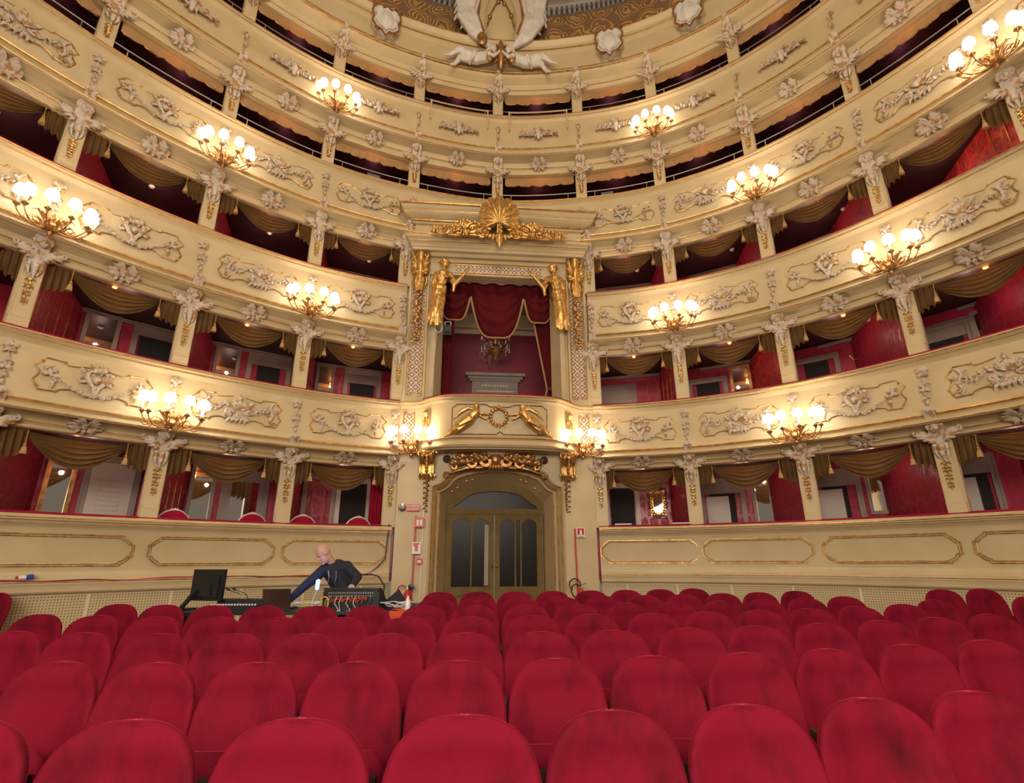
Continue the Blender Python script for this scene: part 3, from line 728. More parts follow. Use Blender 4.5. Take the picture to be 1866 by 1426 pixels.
# brackets of an unused lighting bar hanging on the top parapet
for i, k in enumerate((-1, 0)):
    m = MB(); fr = frames(k + .14, k + .86)
    m.tube([(x + nx * .25, y + ny * .25, 11.50) for x, y, nx, ny, L in fr], .016, 6)
    posts = []
    for x, y, nx, ny, L in (fr[0], fr[-1]):
        m2 = MB(); posts.append(m2); m2.tube([(x + nx * .0, y + ny * .0, 11.56), (x + nx * .25, y + ny * .25, 11.50), (x + nx * .27, y + ny * .27, 11.05), (x + nx * .20, y + ny * .20, 10.98)], .018, 6); m2.blob((x + nx * .25, y + ny * .25, 11.50), .032)
    o = thing('hanging_bar', 'cream bar on two posts hooked over the top parapet, %s of centre' % ('left' if i == 0 else 'right'), 'bar', Matrix.Identity(4), 'metal bars on the top parapet')
    m.build('crossbar', 'cream_paint', o); [q.build('post', 'cream_paint', o) for q in posts]

# ================================================================== CANDELABRA
def candelabrum():
    root = thing('candelabrum', '', 'candelabrum', Matrix.Identity(4), 'six-light candelabra on the balcony fronts')
    b = MB(); b.lathe([(0, -.22), (.02, -.21), (.035, -.17), (.02, -.14), (.05, -.10), (.075, -.05), (.06, .0), (.03, .03), (.05, .06), (.03, .10), (.012, .16), (0, .18)], 10, (0, -.12, 0))
    for sx in (-1, 1):
        b.tube([(sx * x, -.10, z) for x, z in ((0, -.04), (.06, .03), (.12, .10), (.10, .17), (.05, .15))], [.02, .024, .02, .014, .008], 6)
        for j in range(4): b.tube([(sx * .03 * j, -.13, -.02), (sx * (.05 + .05 * j), -.17, .07 + .02 * j), (sx * (.09 + .06 * j), -.14, .13 - .01 * j)], [.012, .018, .004], 5)
    b.blob((0, -.05, 0), (.10, .06, .10)); b.build('stem', 'old_gold', root)
    am = MB(); am.tube([(0, .0, -.02), (.10, 0, -.12), (.22, 0, -.155), (.34, 0, -.12), (.42, 0, -.04), (.445, 0, .03)], [.016, .015, .014, .013, .011, .010], 6)
    am.tube([(x, 0, z) for x, z in ((.10, -.12), (.15, -.03), (.24, .0), (.30, -.06), (.26, -.10), (.21, -.07))], [.011, .012, .011, .009, .008, .006], 5)
    am.tube([(x, 0, z) for x, z in ((.30, -.14), (.37, -.17), (.42, -.14), (.40, -.10))], [.010, .009, .008, .005], 5)
    am.lathe([(0, .0), (.012, .0), (.02, .03), (.045, .05), (.048, .06), (.02, .065), (.022, .09), (0, .09)], 10, (.445, 0, 0)); AM = am.mesh('arm', 'old_gold')
    cd = MB(); cd.lathe([(0, .085), (.014, .085), (.014, .30), (0, .30)], 8, (.445, 0, 0)); CD = cd.mesh('candle', 'candle')
    sh = MB(); sh.lathe([(.092, .245), (.089, .28), (.080, .33), (.062, .37), (.045, .385), (0, .388)], 16, (.445, 0, 0)); sh.lathe([(.0, .255), (.092, .245)], 16, (.445, 0, 0)); SH = sh.mesh('lampshade', 'shade', angle=60)
    for i, a in enumerate((-172, -148, -112, -68, -32, -8)):
        M = Matrix.Translation((0, -.08, .035 if i in (0, 5) else 0)) @ Matrix.Rotation(radians(a), 4, 'Z') @ Matrix.Diagonal((1.0 if i in (0, 1, 4, 5) else .85, 1, 1, 1))
        ar = obj('arm', AM, root, M); obj('candle', CD, ar); obj('lampshade', SH, ar)
    return root
cand = candelabrum(); used = False
def put_candelabrum(M, label):
    global used
    if not used: c = cand; c.matrix_world = M; c['label'] = label; used = True
    else: c = copy_of(cand, M, label)
    for sx in (-.34, 0, .34):
        p = M @ Vector((sx, -.38 if sx else -.50, .33)); point_light('candelabrum_light', p, 8.5, (1.0, .72, .40), .07)
CANDS = [(2, -3), (2, 3), (3, -4), (3, -2), (3, 2), (3, 4), (4, -3), (4, 3), (4, 5), (5, -2), (5, 2)]
for t, k in CANDS:
    put_candelabrum(placed(k, .24, RAIL[t] + LIP[t] + .16), 'candelabrum with six lit shades on %s front, %s pillar %s of centre' % (TIER[t], ORD[abs(k)], 'left' if k < 0 else 'right'))
for sx in (-1, 1):
    put_candelabrum(ROYM @ Matrix.Translation((sx * 1.80, -.16, 2.24)), 'candelabrum with six lit shades at %s corner of royal box balustrade' % ('left' if sx < 0 else 'right'))

# ================================================================== DOORS, MIRRORS AND SEATS IN THE BOXES
def box_door(s, t, w=.78, hgt=2.0, style='white', label='', open_=False):
    z0 = RAIL[t] - 1.0 if t > 1 else -.38
    M = placed(s, -BOXD, z0); o = thing('box_door', label, 'door', M, 'doors at the back of the boxes'); f = MB()
    y = -.05
    for sx in (-1, 1): f.box(sx * (w / 2 + .05) - .05, sx * (w / 2 + .05) + .05, y, 0, 0, hgt + .1); f.box(sx * (w / 2 + .085) - .015, sx * (w / 2 + .085) + .015, y - .02, y, 0, hgt + .12)
    f.box(-w / 2, w / 2, y, 0, hgt, hgt + .1); f.box(-w / 2 - .1, w / 2 + .1, y - .02, y, hgt + .085, hgt + .12)
    f.build('door_frame', 'grey_paint' if style != 'white_open' else 'white_paint', o, smooth=False)
    l = MB()
    if style in ('dark', 'white_open'): l.box(-w / 2, w / 2, -.004, 0, 0, hgt); l.build('passage_shade_panel', 'passage_shade', o, smooth=False); return o  # thin black sheet stands in for the shade of the passage behind
    if style == 'recess':
        l.box(-w / 2, w / 2, -.004, 0, 0, hgt); l.build('passage_shade_panel', 'passage_shade', o, smooth=False); l = MB(); w2 = w * .62; l.box(-w / 2 + .04, -w / 2 + .04 + w2, -.03, -.006, 0, hgt - (.28 if t == 1 else .75))
        for zz in (.12, .80): l.box(-w / 2 + .10, -w / 2 + w2 - .02, -.04, -.03, zz, zz + .5)
        l.build('door_leaf', 'white_paint', o, smooth=False)
        l = MB(); l.box(-w / 2, w / 2, -.03, -.006, hgt - .22, hgt); l.build('transom', 'grey_paint', o, smooth=False); return o
    l.box(-w / 2, w / 2, -.03, 0, 0, hgt)
    if style == 'louvre':
        for j in range(12): l.box(-w / 2 + .16, w / 2 - .16, -.045, -.03, .75 + j * .085, .80 + j * .085)
        for a, b, c, d in ((-w / 2 + .1, w / 2 - .1, .62, .70), (-w / 2 + .1, w / 2 - .1, 1.80, 1.88)): l.box(a, b, -.04, -.03, c, d)
        l.build('door_leaf', 'white_paint', o, smooth=False)
    elif style == 'mirror':
        l.build('door_leaf', 'grey_paint', o, smooth=False); g = MB(); g.box(-w / 2 + .1, w / 2 - .1, -.036, -.031, .5, hgt - .12); g.build('mirror_pane', 'mirror', o, smooth=False)
    elif style == 'red':
        l.build('door_leaf', 'damask', o, smooth=False); g = MB(); a = w / 2 - .1
        g.tube([(x, -.035, z) for x, z in ((-a, .3), (a, .3), (a, hgt - .25), (a - .12, hgt - .12), (-a + .12, hgt - .12), (-a, hgt - .25))], .012, 5, closed=True); g.build('gilt_panel', 'gold', o)
    else:
        for zz, h2 in ((.15, .6), (.9, .9)): l.box(-w / 2 + .12, w / 2 - .12, -.04, -.03, zz, zz + h2)
        l.build('door_leaf', 'grey_paint', o, smooth=False)
    hn = MB(); hn.blob((w / 2 - .07, -.06, 1.0), .022); hn.build('door_handle', 'gold', o)
    return o
def wall_mirror(s, t, z, w, h_, label, fancy=False, frame='old_gold'):
    o = thing('wall_mirror', label, 'mirror', placed(s, -BOXD + .02, z), 'mirrors in the boxes')
    m = MB(); m.box(-w / 2, w / 2, -.01, .0, -h_ / 2, h_ / 2); m.build('mirror_pane', 'mirror', o, smooth=False)
    f = MB()
    for sx in (-1, 1): f.box(sx * (w / 2 + .03) - .035, sx * (w / 2 + .03) + .035, -.035, .015, -h_ / 2 - .06, h_ / 2 + .06)
    for sz in (-1, 1): f.box(-w / 2, w / 2, -.035, .015, sz * (h_ / 2 + .03) - .035, sz * (h_ / 2 + .03) + .035)
    if fancy:
        for a in range(0, 360, 20):
            x, zz = (w / 2 + .04) * cos(radians(a)) * 1.15, (h_ / 2 + .05) * sin(radians(a)) * 1.12; f.tube(spiral(x, zz, .05, 1.1, radians(a), 1 if a % 40 else -1, -.05, 9), .013, 5)
        for sx in (-1, 0, 1): f.tube([(sx * .03, -.05, h_ / 2 + .04), (sx * .08, -.07, h_ / 2 + .13), (sx * .10, -.05, h_ / 2 + .20 - abs(sx) * .05)], [.02, .025, .006], 5)
    f.build('gilt_frame', frame if not fancy else 'gold', o); return o
def lab(what, t, k): return '%s, %s, %s' % (what, TIER[t], bw(t, k))
# ground level
box_door(-3.14, 1, .66, 2.12, 'louvre', lab('pale louvred door', 1, -4)); wall_mirror(-3.44, 1, 1.30, .30, 1.10, lab('tall gilt-framed mirror', 1, -4))
box_door(-2.20, 1, .72, 2.10, 'mirror', lab('grey door with mirrored pane', 1, -3)); wall_mirror(-2.52, 1, 1.25, .34, 1.45, lab('grey-framed tall mirror', 1, -3), frame='grey_paint')
box_door(-1.60, 1, .52, 2.15, 'red', lab('damask-covered door panel', 1, -2)); box_door(-1.29, 1, .58, 2.10, 'white_open', lab('pale doorway open to darkness', 1, -2))
box_door(1.27, 1, .62, 2.05, 'white_open', lab('pale doorway open to darkness', 1, 1)); wall_mirror(1.62, 1, 1.30, .22, .46, lab('small rococo gilt mirror above a console', 1, 1), True)
box_door(2.20, 1, .78, 2.05, 'recess', lab('grey doorway with a white leaf', 1, 2)); wall_mirror(2.53, 1, 1.30, .28, 1.30, lab('narrow mirror in a grey frame', 1, 2), frame='grey_paint')
box_door(3.07, 1, .76, 2.05, 'recess', lab('grey doorway with a white leaf', 1, 3)); wall_mirror(3.37, 1, 1.38, .32, .95, lab('narrow mirror in a grey frame', 1, 3), frame='grey_paint')
box_door(3.92, 1, .70, 2.05, 'recess', lab('grey doorway with a white leaf', 1, 4)); wall_mirror(4.34, 1, 1.2, .30, 1.4, lab('tall silvered mirror', 1, 4), frame='grey_plastic')
# first balcony
wall_mirror(-3.42, 2, 4.12, .44, .98, lab('wide mirror reflecting a lamp', 2, -4), frame='grey_paint'); box_door(-3.04, 2, .70, 2.25, 'recess', lab('grey doorway', 2, -4))
wall_mirror(-2.50, 2, 4.08, .38, .95, lab('mirror in a grey frame', 2, -3), frame='grey_paint'); box_door(-2.15, 2, .74, 2.18, 'recess', lab('grey doorway', 2, -3))
wall_mirror(-1.66, 2, 4.05, .30, .85, lab('mirror in a grey frame', 2, -2), frame='grey_paint'); box_door(-1.30, 2, .70, 2.10, 'recess', lab('grey doorway', 2, -2))
box_door(1.30, 2, .72, 1.92, 'plain', lab('grey panelled door', 2, 1)); box_door(2.19, 2, .72, 1.86, 'dark', lab('dark open doorway', 2, 2)); wall_mirror(2.49, 2, 4.08, .34, .62, lab('gilt-framed mirror reflecting a lamp', 2, 2))
box_door(3.10, 2, .74, 1.92, 'dark', lab('dark open doorway', 2, 3)); box_door(4.02, 2, .66, 1.95, 'recess', lab('grey doorway', 2, 4)); wall_mirror(4.30, 2, 4.0, .46, .65, lab('mirror in a grey frame', 2, 4), frame='grey_paint')
# console under the rococo mirror, ledges with programmes
o = thing('console_table', lab('small gilt console table below the mirror', 1, 1), 'table', placed(1.62, -BOXD + .02, .62)); m = MB(); m.box(-.24, .24, -.20, 0, 0, .03); m.build('top', 'white_plaster', o)
for sx in (-1, 1): m = MB(); m.tube([(sx * .19, -.16, 0), (sx * .15, -.18, -.2), (sx * .2, -.1, -.5), (sx * .17, -.12, -.98)], [.02, .03, .02, .025], 6); m.build('leg', 'old_gold', o)
# little gilt wall sconce of two candle arms in two of the boxes
for s, t, z in ((-2.78, 1, 1.25), (3.42, 2, 4.12)):
    k = math.floor(s); o = thing('wall_sconce', lab('small gilt two-arm wall sconce', t, k), 'sconce', placed(s, -BOXD + .03, z)); m = MB(); m.tube([(0, 0, -.22), (.02, -.03, 0), (0, 0, .22)], [.02, .05, .02], 6)
    for sx in (-1, 1): m.tube([(0, -.03, -.05), (sx * .08, -.08, -.1), (sx * .13, -.1, 0)], .012, 5); m.lathe([(0, 0), (.03, .01), (.012, .03), (.012, .1), (0, .1)], 8, (sx * .13, -.1, 0))
    m.build('backplate', 'gold', o)
# upholstered box chairs with white rims just showing above the ledge
def box_chair():
    o = thing('box_chair', '', 'chair', Matrix.Identity(4), 'upholstered chairs in the ground-level boxes')
    m = MB(); out = [(.26 * sin(radians(a)), .18 + .28 * cos(radians(a))) for a in range(-90, 91, 15)] + [(.24, -.1), (-.24, -.1)]
    m.prism(out, -.03, .03); m.build('backrest', 'red_velvet', o)
    m = MB(); m.tube([(x, 0, z) for x, z in [(.26, -.1)] + out[:13][::-1] + [(-.26, -.1)]], .024, 6)
    for j in range(-1, 2): m.blob((j * .04, 0, .48 - abs(j) * .01), (.022, .02, .022))
    m.build('carved_rim', 'white_plaster', o)
    m = MB(); m.box(-.25, .25, .03, .48, -.16, -.06); m.build('seat', 'red_velvet', o)
    for sx in (-1, 1):
        for y in (.0, .45): m = MB(); m.tube([(sx * .22, y, -.16), (sx * .21, y, -.58)], [.022, .014], 6); m.build('leg', 'white_plaster', o)
    return o
bc = box_chair(); spots = [(-2.80, 'left end'), (-2.22, 'right end'), (-1.80, 'left side'), (-1.30, 'right side')]
for i, (s, w) in enumerate(spots):
    M = placed(s, -.28, .38) ; k = math.floor(s); L = 'red chair with white carved rim, %s of %s ground box left of royal box' % (w, ORD[-k - 1])
    if i == 0: bc.matrix_world = M; bc['label'] = L
    else: copy_of(bc, M, L)
# red curtain hanging at the side of the first ground-level box
def drape(name, w, h_, folds, mat, amp=.04, taper=0.0, seed=0):
    m = MB()
    def f(u, v): return Vector(((u - .5) * w * (1 - taper * sin(pi * v)), amp * sin(u * folds * 2 * pi + seed) * (.6 + .4 * v), -h_ * v))
    m.grid(f, folds * 8, 12); return m.mesh(name, mat, angle=180)
for s, L in ((-1.10, 'left'), ):
    o = thing('side_curtain', 'red pleated curtain in the ground box just left of the royal box', 'curtain', placed(s, -.55, ARCHZ[1] + .05)); obj('cloth', drape('cloth', .42, 1.75, 5, 'red_velvet'), o)
# small programmes lying on the ledge
for s, L in ((1.25, 'left'), (1.85, 'right')):
    m = MB(); m.box(-.17, .17, -.06, .06, 0, .02); o = m.build('programme_stack', 'sign_white', None, placed(s, .0, .70)); tag(o, 'pale programmes on ledge just right of royal box, %s pile' % L, 'programme', 'programmes on the ledge')
# two dark projectors resting on the third balcony ledge
for s, L in ((-1.45, 'left'), (1.35, 'right')):
    o = thing('spotlight', 'small grey spotlight lying on third balcony ledge, %s of centre' % L, 'spotlight', placed(s, -.02, RAIL[4] + .07)); m = MB(); m.box(-.2, .1, -.06, .06, -.06, .06); m.build('housing', 'grey_plastic', o)
    m = MB(); m.blob((.17, 0, 0), (.05, .05, .05)); m.build('lens', 'dark_glass', o)
# ================================================================== THE ROYAL BOX (local x = along the front, local -y = towards the hall)
RB = thing('royal_box_front', 'tall cream and gilt portal of the royal box at the end of the hall', 'box front', ROYM.copy())
def rpart(m, name, mats, M=None, angle=35, smooth=True, parent=None): return m.build(name, mats, parent or RB, M, smooth, angle)
def mir(pts): return [(-x, z) for x, z in pts[::-1]]
# --- lower storey: wall with the arched doorway
OUT = [(1.38, -1.6), (1.38, 1.48), (1.30, 1.50), (1.20, 1.54), (1.11, 1.62), (1.06, 1.72), (.98, 1.80), (.80, 1.88), (.50, 1.96), (.25, 2.0), (0, 2.02)]
INN = [(1.20, -1.6), (1.20, 1.36), (1.13, 1.385), (1.04, 1.44), (.97, 1.51), (.92, 1.58), (.84, 1.645), (.68, 1.71), (.44, 1.765), (.22, 1.79), (0, 1.80)]
DEP = [(1.07, -1.6), (1.07, 1.22), (1.02, 1.25), (.96, 1.30), (.90, 1.36), (.84, 1.43), (.76, 1.49), (.62, 1.55), (.40, 1.60), (.20, 1.62), (0, 1.63)]
def full_(h): return [(-x, z) for x, z in h] + [(x, z) for x, z in h[::-1][1:]]
def lerp_(A, B, t): return [(a[0] + (b[0] - a[0]) * t, a[1] + (b[1] - a[1]) * t) for a, b in zip(A, B)]
w = MB(); top_ = [(2.06, -1.6), (2.06, 1.48), (2.06, 1.6), (2.06, 1.7), (2.06, 1.8), (2.06, 2.2), (1.8, 2.2), (1.4, 2.2), (.9, 2.2), (.4, 2.2), (0, 2.2)]
w.strip(full_(OUT), full_(top_), -.10, .25); w.box(-2.06, 2.06, .2, .24, 2.0, 2.2)
w.box(-2.10, -1.40, -.115, -.09, -1.6, -1.22); w.box(1.40, 2.10, -.115, -.09, -1.6, -1.22)
rpart(w, 'portal_wall', 'cream_paint', smooth=False)
w = MB()
for (t0, y0, t1, y1) in ((0, -.16, .22, -.20), (.22, -.20, .34, -.12), (.34, -.12, .45, -.15), (.45, -.15, .62, -.06), (.62, -.06, .80, .02), (.80, .02, 1, .05)):
    A, B = full_(lerp_(OUT, INN, t0)), full_(lerp_(OUT, INN, t1)); k = len(A)
    w.add([(x, y0, z) for x, z in A] + [(x, y1, z) for x, z in B], [(i, i + 1, i + 1 + k, i + k) for i in range(k - 1)])
A, B = full_(INN), full_(DEP); k = len(A)
w.add([(x, .05, z) for x, z in A] + [(x, .60, z) for x, z in B], [(i, i + 1, i + 1 + k, i + k) for i in range(k - 1)])
A = full_(OUT); w.add([(x, -.16, z) for x, z in A] + [(x, -.09, z) for x, z in A], [(i, i + k, i + 1 + k, i + 1) for i in range(k - 1)])
rpart(w, 'door_surround', 'cream_paint', angle=50)
w = MB()
for t_, y_, r_ in ((.36, -.135, .012), (.64, -.06, .012), (1.0, .05, .014)): w.tube([(x, y_, z) for x, z in full_(lerp_(OUT, INN, t_))], r_, 5)
rpart(w, 'gilt_moulding', 'gilt_line')
w = MB()   # dark little coffers painted on the arch and a drop in its middle
for x, z, a in ((-.98, 1.40, 40), (-.86, 1.48, 40), (-.66, 1.62, 15), (-.54, 1.655, 15), (.98, 1.40, -40), (.86, 1.48, -40), (.66, 1.62, -15), (.54, 1.655, -15)):
    w.box(-.02, .02, -.05, .05, -.006, .006, M=Matrix.Translation((x * .97, .30, z + .01)) @ Matrix.Rotation(radians(-a), 4, 'Y'))
rpart(w, 'arch_coffer', 'old_gold', smooth=False)
# --- the glazed double door under its lunette
D = thing('double_door', 'olive wooden double door with glazed arched panes under the royal box', 'door', ROYM @ Matrix.Translation((0, .60, 0)))
f = MB()
LUN = [(-.92, 1.08), (-.90, 1.14), (-.80, 1.18), (-.74, 1.24), (-.66, 1.30), (-.56, 1.37), (-.40, 1.42), (-.2, 1.45), (0, 1.46)]
LUN = LUN + [(-x, z) for x, z in LUN[:-1][::-1]]
f.box(-1.12, 1.12, -.03, .06, .955, 1.075)
k = len(LUN); TP = [(x * 1.3, 1.75) for x, z in LUN]; TP[0] = (-1.2, 1.08); TP[-1] = (1.2, 1.08); f.strip(LUN, TP, -.01, .05)
for sx in (-1, 1): f.box(sx * 1.075 - .025, sx * 1.075 + .025, -.04, .06, -1.6, 1.0)
f.build('door_frame', 'olive_paint', D, smooth=False)
g = MB(); g.box(-1.0, 1.0, .055, .06, 1.07, 1.5); g.build('lunette_glass', 'dark_glass', D, smooth=False)
def arch_out(x0, x1, z0, z1, r=.09):
    pts = [(x0, z0), (x0, z1 - r)]
    for a in (180, 150, 120, 100): pts.append((x0 + r + r * cos(radians(a)), z1 - r + r * sin(radians(a))))
    pts += [(x0 + r + .02, z1 + .015), (x1 - r - .02, z1 + .015)]
    for a in (80, 60, 30, 0): pts.append((x1 - r + r * cos(radians(a)), z1 - r + r * sin(radians(a))))
    return pts + [(x1, z0)]
for nm, x0, x1, panes in (('left', -1.05, -.025, ((-.92, -.52), (-.49, -.13))), ('right', .0, 1.03, ((.10, .42), (.45, .54), (.57, .90)))):
    l = MB(); z0, zb, zt = -1.5, -.52, .84
    l.box(x0, x1, -.02, .04, z0, zb); l.box(x0, x1, -.02, .04, zt + .02, .95)
    e = [x0] + [v for p in panes for v in p] + [x1]
    for j in range(0, len(e), 2): l.box(e[j], e[j + 1], -.02, .04, zb, zt + .02)
    for a, b in panes:
        o_ = arch_out(a, b, zb, zt, min(.12, (b - a) * .45)); q = [(p[0], zt + .021) if i else (a, zb) for i, p in enumerate(o_)]
        # spandrels above the arched tops
        kk = len(o_); arc = o_[1:-1]; q = [(x, zt + .021) for x, z in arc]; l.strip(arc, q, -.02, .04)
    l.tube([(x, -.03, z) for x, z in arch_out(x0 + .20, x1 - .18, -1.35, -.68, .14)], .018, 5, closed=True)
    lo = l.build('door_leaf', 'olive_paint', D, smooth=False)
    h_ = MB(); h_.blob((-.05 if nm == 'left' else .03, -.05, -.1), (.02, .03, .045)); h_.build('door_handle', 'old_gold', lo)
    for a, b in panes: gl = MB(); gl.box(a, b, .012, .018, zb, zt + .02); gl.build('glass_pane', 'dark_glass', lo, smooth=False)
n_ = MB(); n_.box(-.23, -.14, -.032, -.022, -.50, .74); tag(n_.build('paper_notice', 'grey_paint', None, ROYM @ Matrix.Translation((0, .60, 0)), smooth=False), 'tall narrow pale paper strip taped inside a pane of the left door leaf', 'notice')

# --- balustrade of the royal box
path = [(-2.20, .03), (-1.95, .05), (-1.78, .08), (-1.62, .20), (-1.46, .36), (-1.32, .48), (-1.18, .57), (-1.0, .63), (-.6, .68), (0, .70), (.6, .68), (1.0, .63), (1.18, .57), (1.32, .48), (1.46, .36), (1.62, .20), (1.78, .08), (1.95, .05), (2.20, .03)]
fr = []; L = 0
for i, (a, b) in enumerate(path):
    p, q = path[max(0, i - 1)], path[min(len(path) - 1, i + 1)]; dx, dy = q[0] - p[0], -(q[1] - p[1]); l_ = hypot(dx, dy); nx, ny = dy / l_, -dx / l_
    if i: L += hypot(a - path[i - 1][0], b - path[i - 1][1])
    fr.append((a, -b, nx, ny, L))
Z = 3.273
bp = [(-.16, Z), (.04, Z + .005), (.075, Z - .02), (.08, Z - .06), (.05, Z - .085), (.055, Z - .115), (.01, Z - .15), (0, Z - .18), (0, Z - .86), (.03, Z - .89), (.05, Z - .90), (.05, Z - .94), (.03, Z - .96), (.04, Z - 1.0), (.06, Z - 1.03), (.085, Z - 1.05), (.085, Z - 1.09), (.05, Z - 1.11), (-.16, Z - 1.11)]
m = MB(); m.sweep(bp, fr); rpart(m, 'balustrade', 'cream_paint', angle=28)
m = MB()
for o_, z, r in ((.082, Z - .04, .011), (.056, Z - .10, .006), (.05, Z - .92, .014), (.085, Z - 1.07, .009)): m.tube([(x + nx * o_, y + ny * o_, z) for x, y, nx, ny, L in fr], r, 5)
rpart(m, 'gilt_moulding', 'gilt_line')
m = MB(); m.sweep([(-.15, Z), (.03, Z + .01), (.02, Z + .035), (-.14, Z + .035)], fr[3:-3]); rpart(m, 'rail_cushion', 'red_velvet')
m = MB(); o1 = [(a, b) for a, b in path]; vs = [(a, -b, z) for z in (Z - 1.13, Z - 1.07) for a, b in path] + [(2.2, .3, Z - 1.13), (-2.2, .3, Z - 1.13), (2.2, .3, Z - 1.07), (-2.2, .3, Z - 1.07)]
k = len(path); m.add(vs, [tuple(list(range(k)) + [2 * k, 2 * k + 1]), tuple(list(range(2 * k - 1, k - 1, -1)) + [2 * k + 3, 2 * k + 2])] + [(i, i + k, i + 1 + k, i + 1) for i in range(k - 1)])
rpart(m, 'soffit', 'cream_paint', smooth=False)
# central panel moulding, lattice panels and small gilt reliefs
m = MB(); yy = lambda x: -(.70 - .05 * x * x) - .012
half = [(0, 2.50), (.07, 2.44), (.20, 2.44), (.98, 2.44), (.98, 3.0), (.93, 3.02), (.90, 3.07), (.30, 3.07), (.2, 3.02), (0, 3.02)]
for sx in (-1, 1):
    pts = []
    for a, b in zip(half, half[1:]):
        for j in range(4): pts.append((a[0] + (b[0] - a[0]) * j / 4, a[1] + (b[1] - a[1]) * j / 4))
    m.tube([(sx * x, yy(x), z) for x, z in pts], .011, 5)
rpart(m, 'panel_frame', 'old_gold')
# wreath with two flying figures
m = MB(); rnd = random.Random(5)
for j in range(16):
    a = 2 * pi * j / 16; x, z = -.03 + .16 * cos(a), 2.80 + .17 * sin(a); m.blob((x, yy(x) - .03, z), (.034, .03, .034), nu=6, nv=4)
    m.tube([(x, yy(x) - .03, z), (x + .045 * cos(a + .5), yy(x) - .05, z + .045 * sin(a + .5)), (x + .07 * cos(a + .8), yy(x) - .02, z + .07 * sin(a + .8))], [.018, .018, .004], 5)
m.blob((-.03, yy(0) - .05, 3.0), .045)
rpart(m, 'wreath', 'gold', angle=60)
def flying(sx):
    m = MB(); q = lambda x, z, y=.06: (sx * x + (-.03 if sx < 0 else .0), yy(x) - y + .01, z)
    m.blob(q(.46, 3.0, .09), (.068, .065, .08), nu=10, nv=7); m.cap(q(.46, 2.95), q(.50, 2.88), .03, .035); m.cap(q(.48, 2.87, .08), q(.60, 2.72, .09), .098, .085)
    m.cap(q(.44, 2.90), q(.34, 2.86, .07), .040, .032); m.cap(q(.34, 2.86, .07), q(.20, 2.84), .032, .022)
    m.cap(q(.42, 2.84), q(.33, 2.78), .03, .022); m.cap(q(.33, 2.78), q(.24, 2.74), .022, .016)
    m.cap(q(.60, 2.72, .09), q(.78, 2.62, .09), .11, .085); m.cap(q(.78, 2.62, .09), q(.93, 2.48), .085, .045); m.cap(q(.62, 2.68, .08), q(.80, 2.52, .08), .09, .065); m.cap(q(.80, 2.52, .07), q(1.02, 2.42), .05, .02)
    m.cap(q(1.0, 2.43), q(1.08, 2.38), .025, .018)
    for j in range(7):   # fluttering drapery folds
        t_ = j / 6; m.tube([q(.52 + .05 * t_, 2.90 - .16 * t_, .07), q(.68 + .04 * t_, 2.80 - .16 * t_, .11), q(.86, 2.64 - .14 * t_, .09), q(1.0 + .04 * (j % 2), 2.50 - .08 * t_, .05)], [.018, .026, .024, .008], 6)
    m.tube([q(.50, 2.95, .04), q(.62, 2.99, .05), q(.78, 2.90, .05), q(.92, 2.74, .04)], [.02, .045, .045, .01], 6, flat=.5)
    return m
for sx in (-1, 1): voxel(rpart(flying(sx), 'flying_figure', 'gold', angle=180), .010, 2)
for sx in (-1, 1):
    # lattice on the balustrade flanks and pilasters
    m = MB(); m.box(sx * 1.90 - .10, sx * 1.90 + .10, -.075, -.06, 2.42, 3.02); rpart(m, 'lattice_panel', 'gilt_lattice', smooth=False)
    m = MB(); m.tube([(sx * 1.90 + x, -.078, z) for x, z in ((-.11, 2.40), (.11, 2.40), (.11, 3.04), (.07, 3.04), (.0, 2.96), (-.07, 3.04), (-.11, 3.04))], .011, 5, closed=True); rpart(m, 'gilt_frame', 'gold')
    m = ORN(0); m.leaf((0, .28), (0, .12), .05); m.flower(0, .18, .04); m.leaf((0, .1), (0, -.28), .045)
    for s2 in (-1, 1): m.scroll(s2 * .05, .05, .05, 1, pi / 2, -s2, .016); m.scroll(s2 * .045, -.12, .045, 1, -pi / 2, s2, .015); m.tube([(s2 * .085, -.0, z) for z in (-.3, 0, .3)], .008, 5)
    rpart(m, 'gilt_relief', 'gold', Matrix.Translation((sx * 1.50, -.345, 2.75)) @ Matrix.Rotation(sx * radians(44), 4, 'Z'))
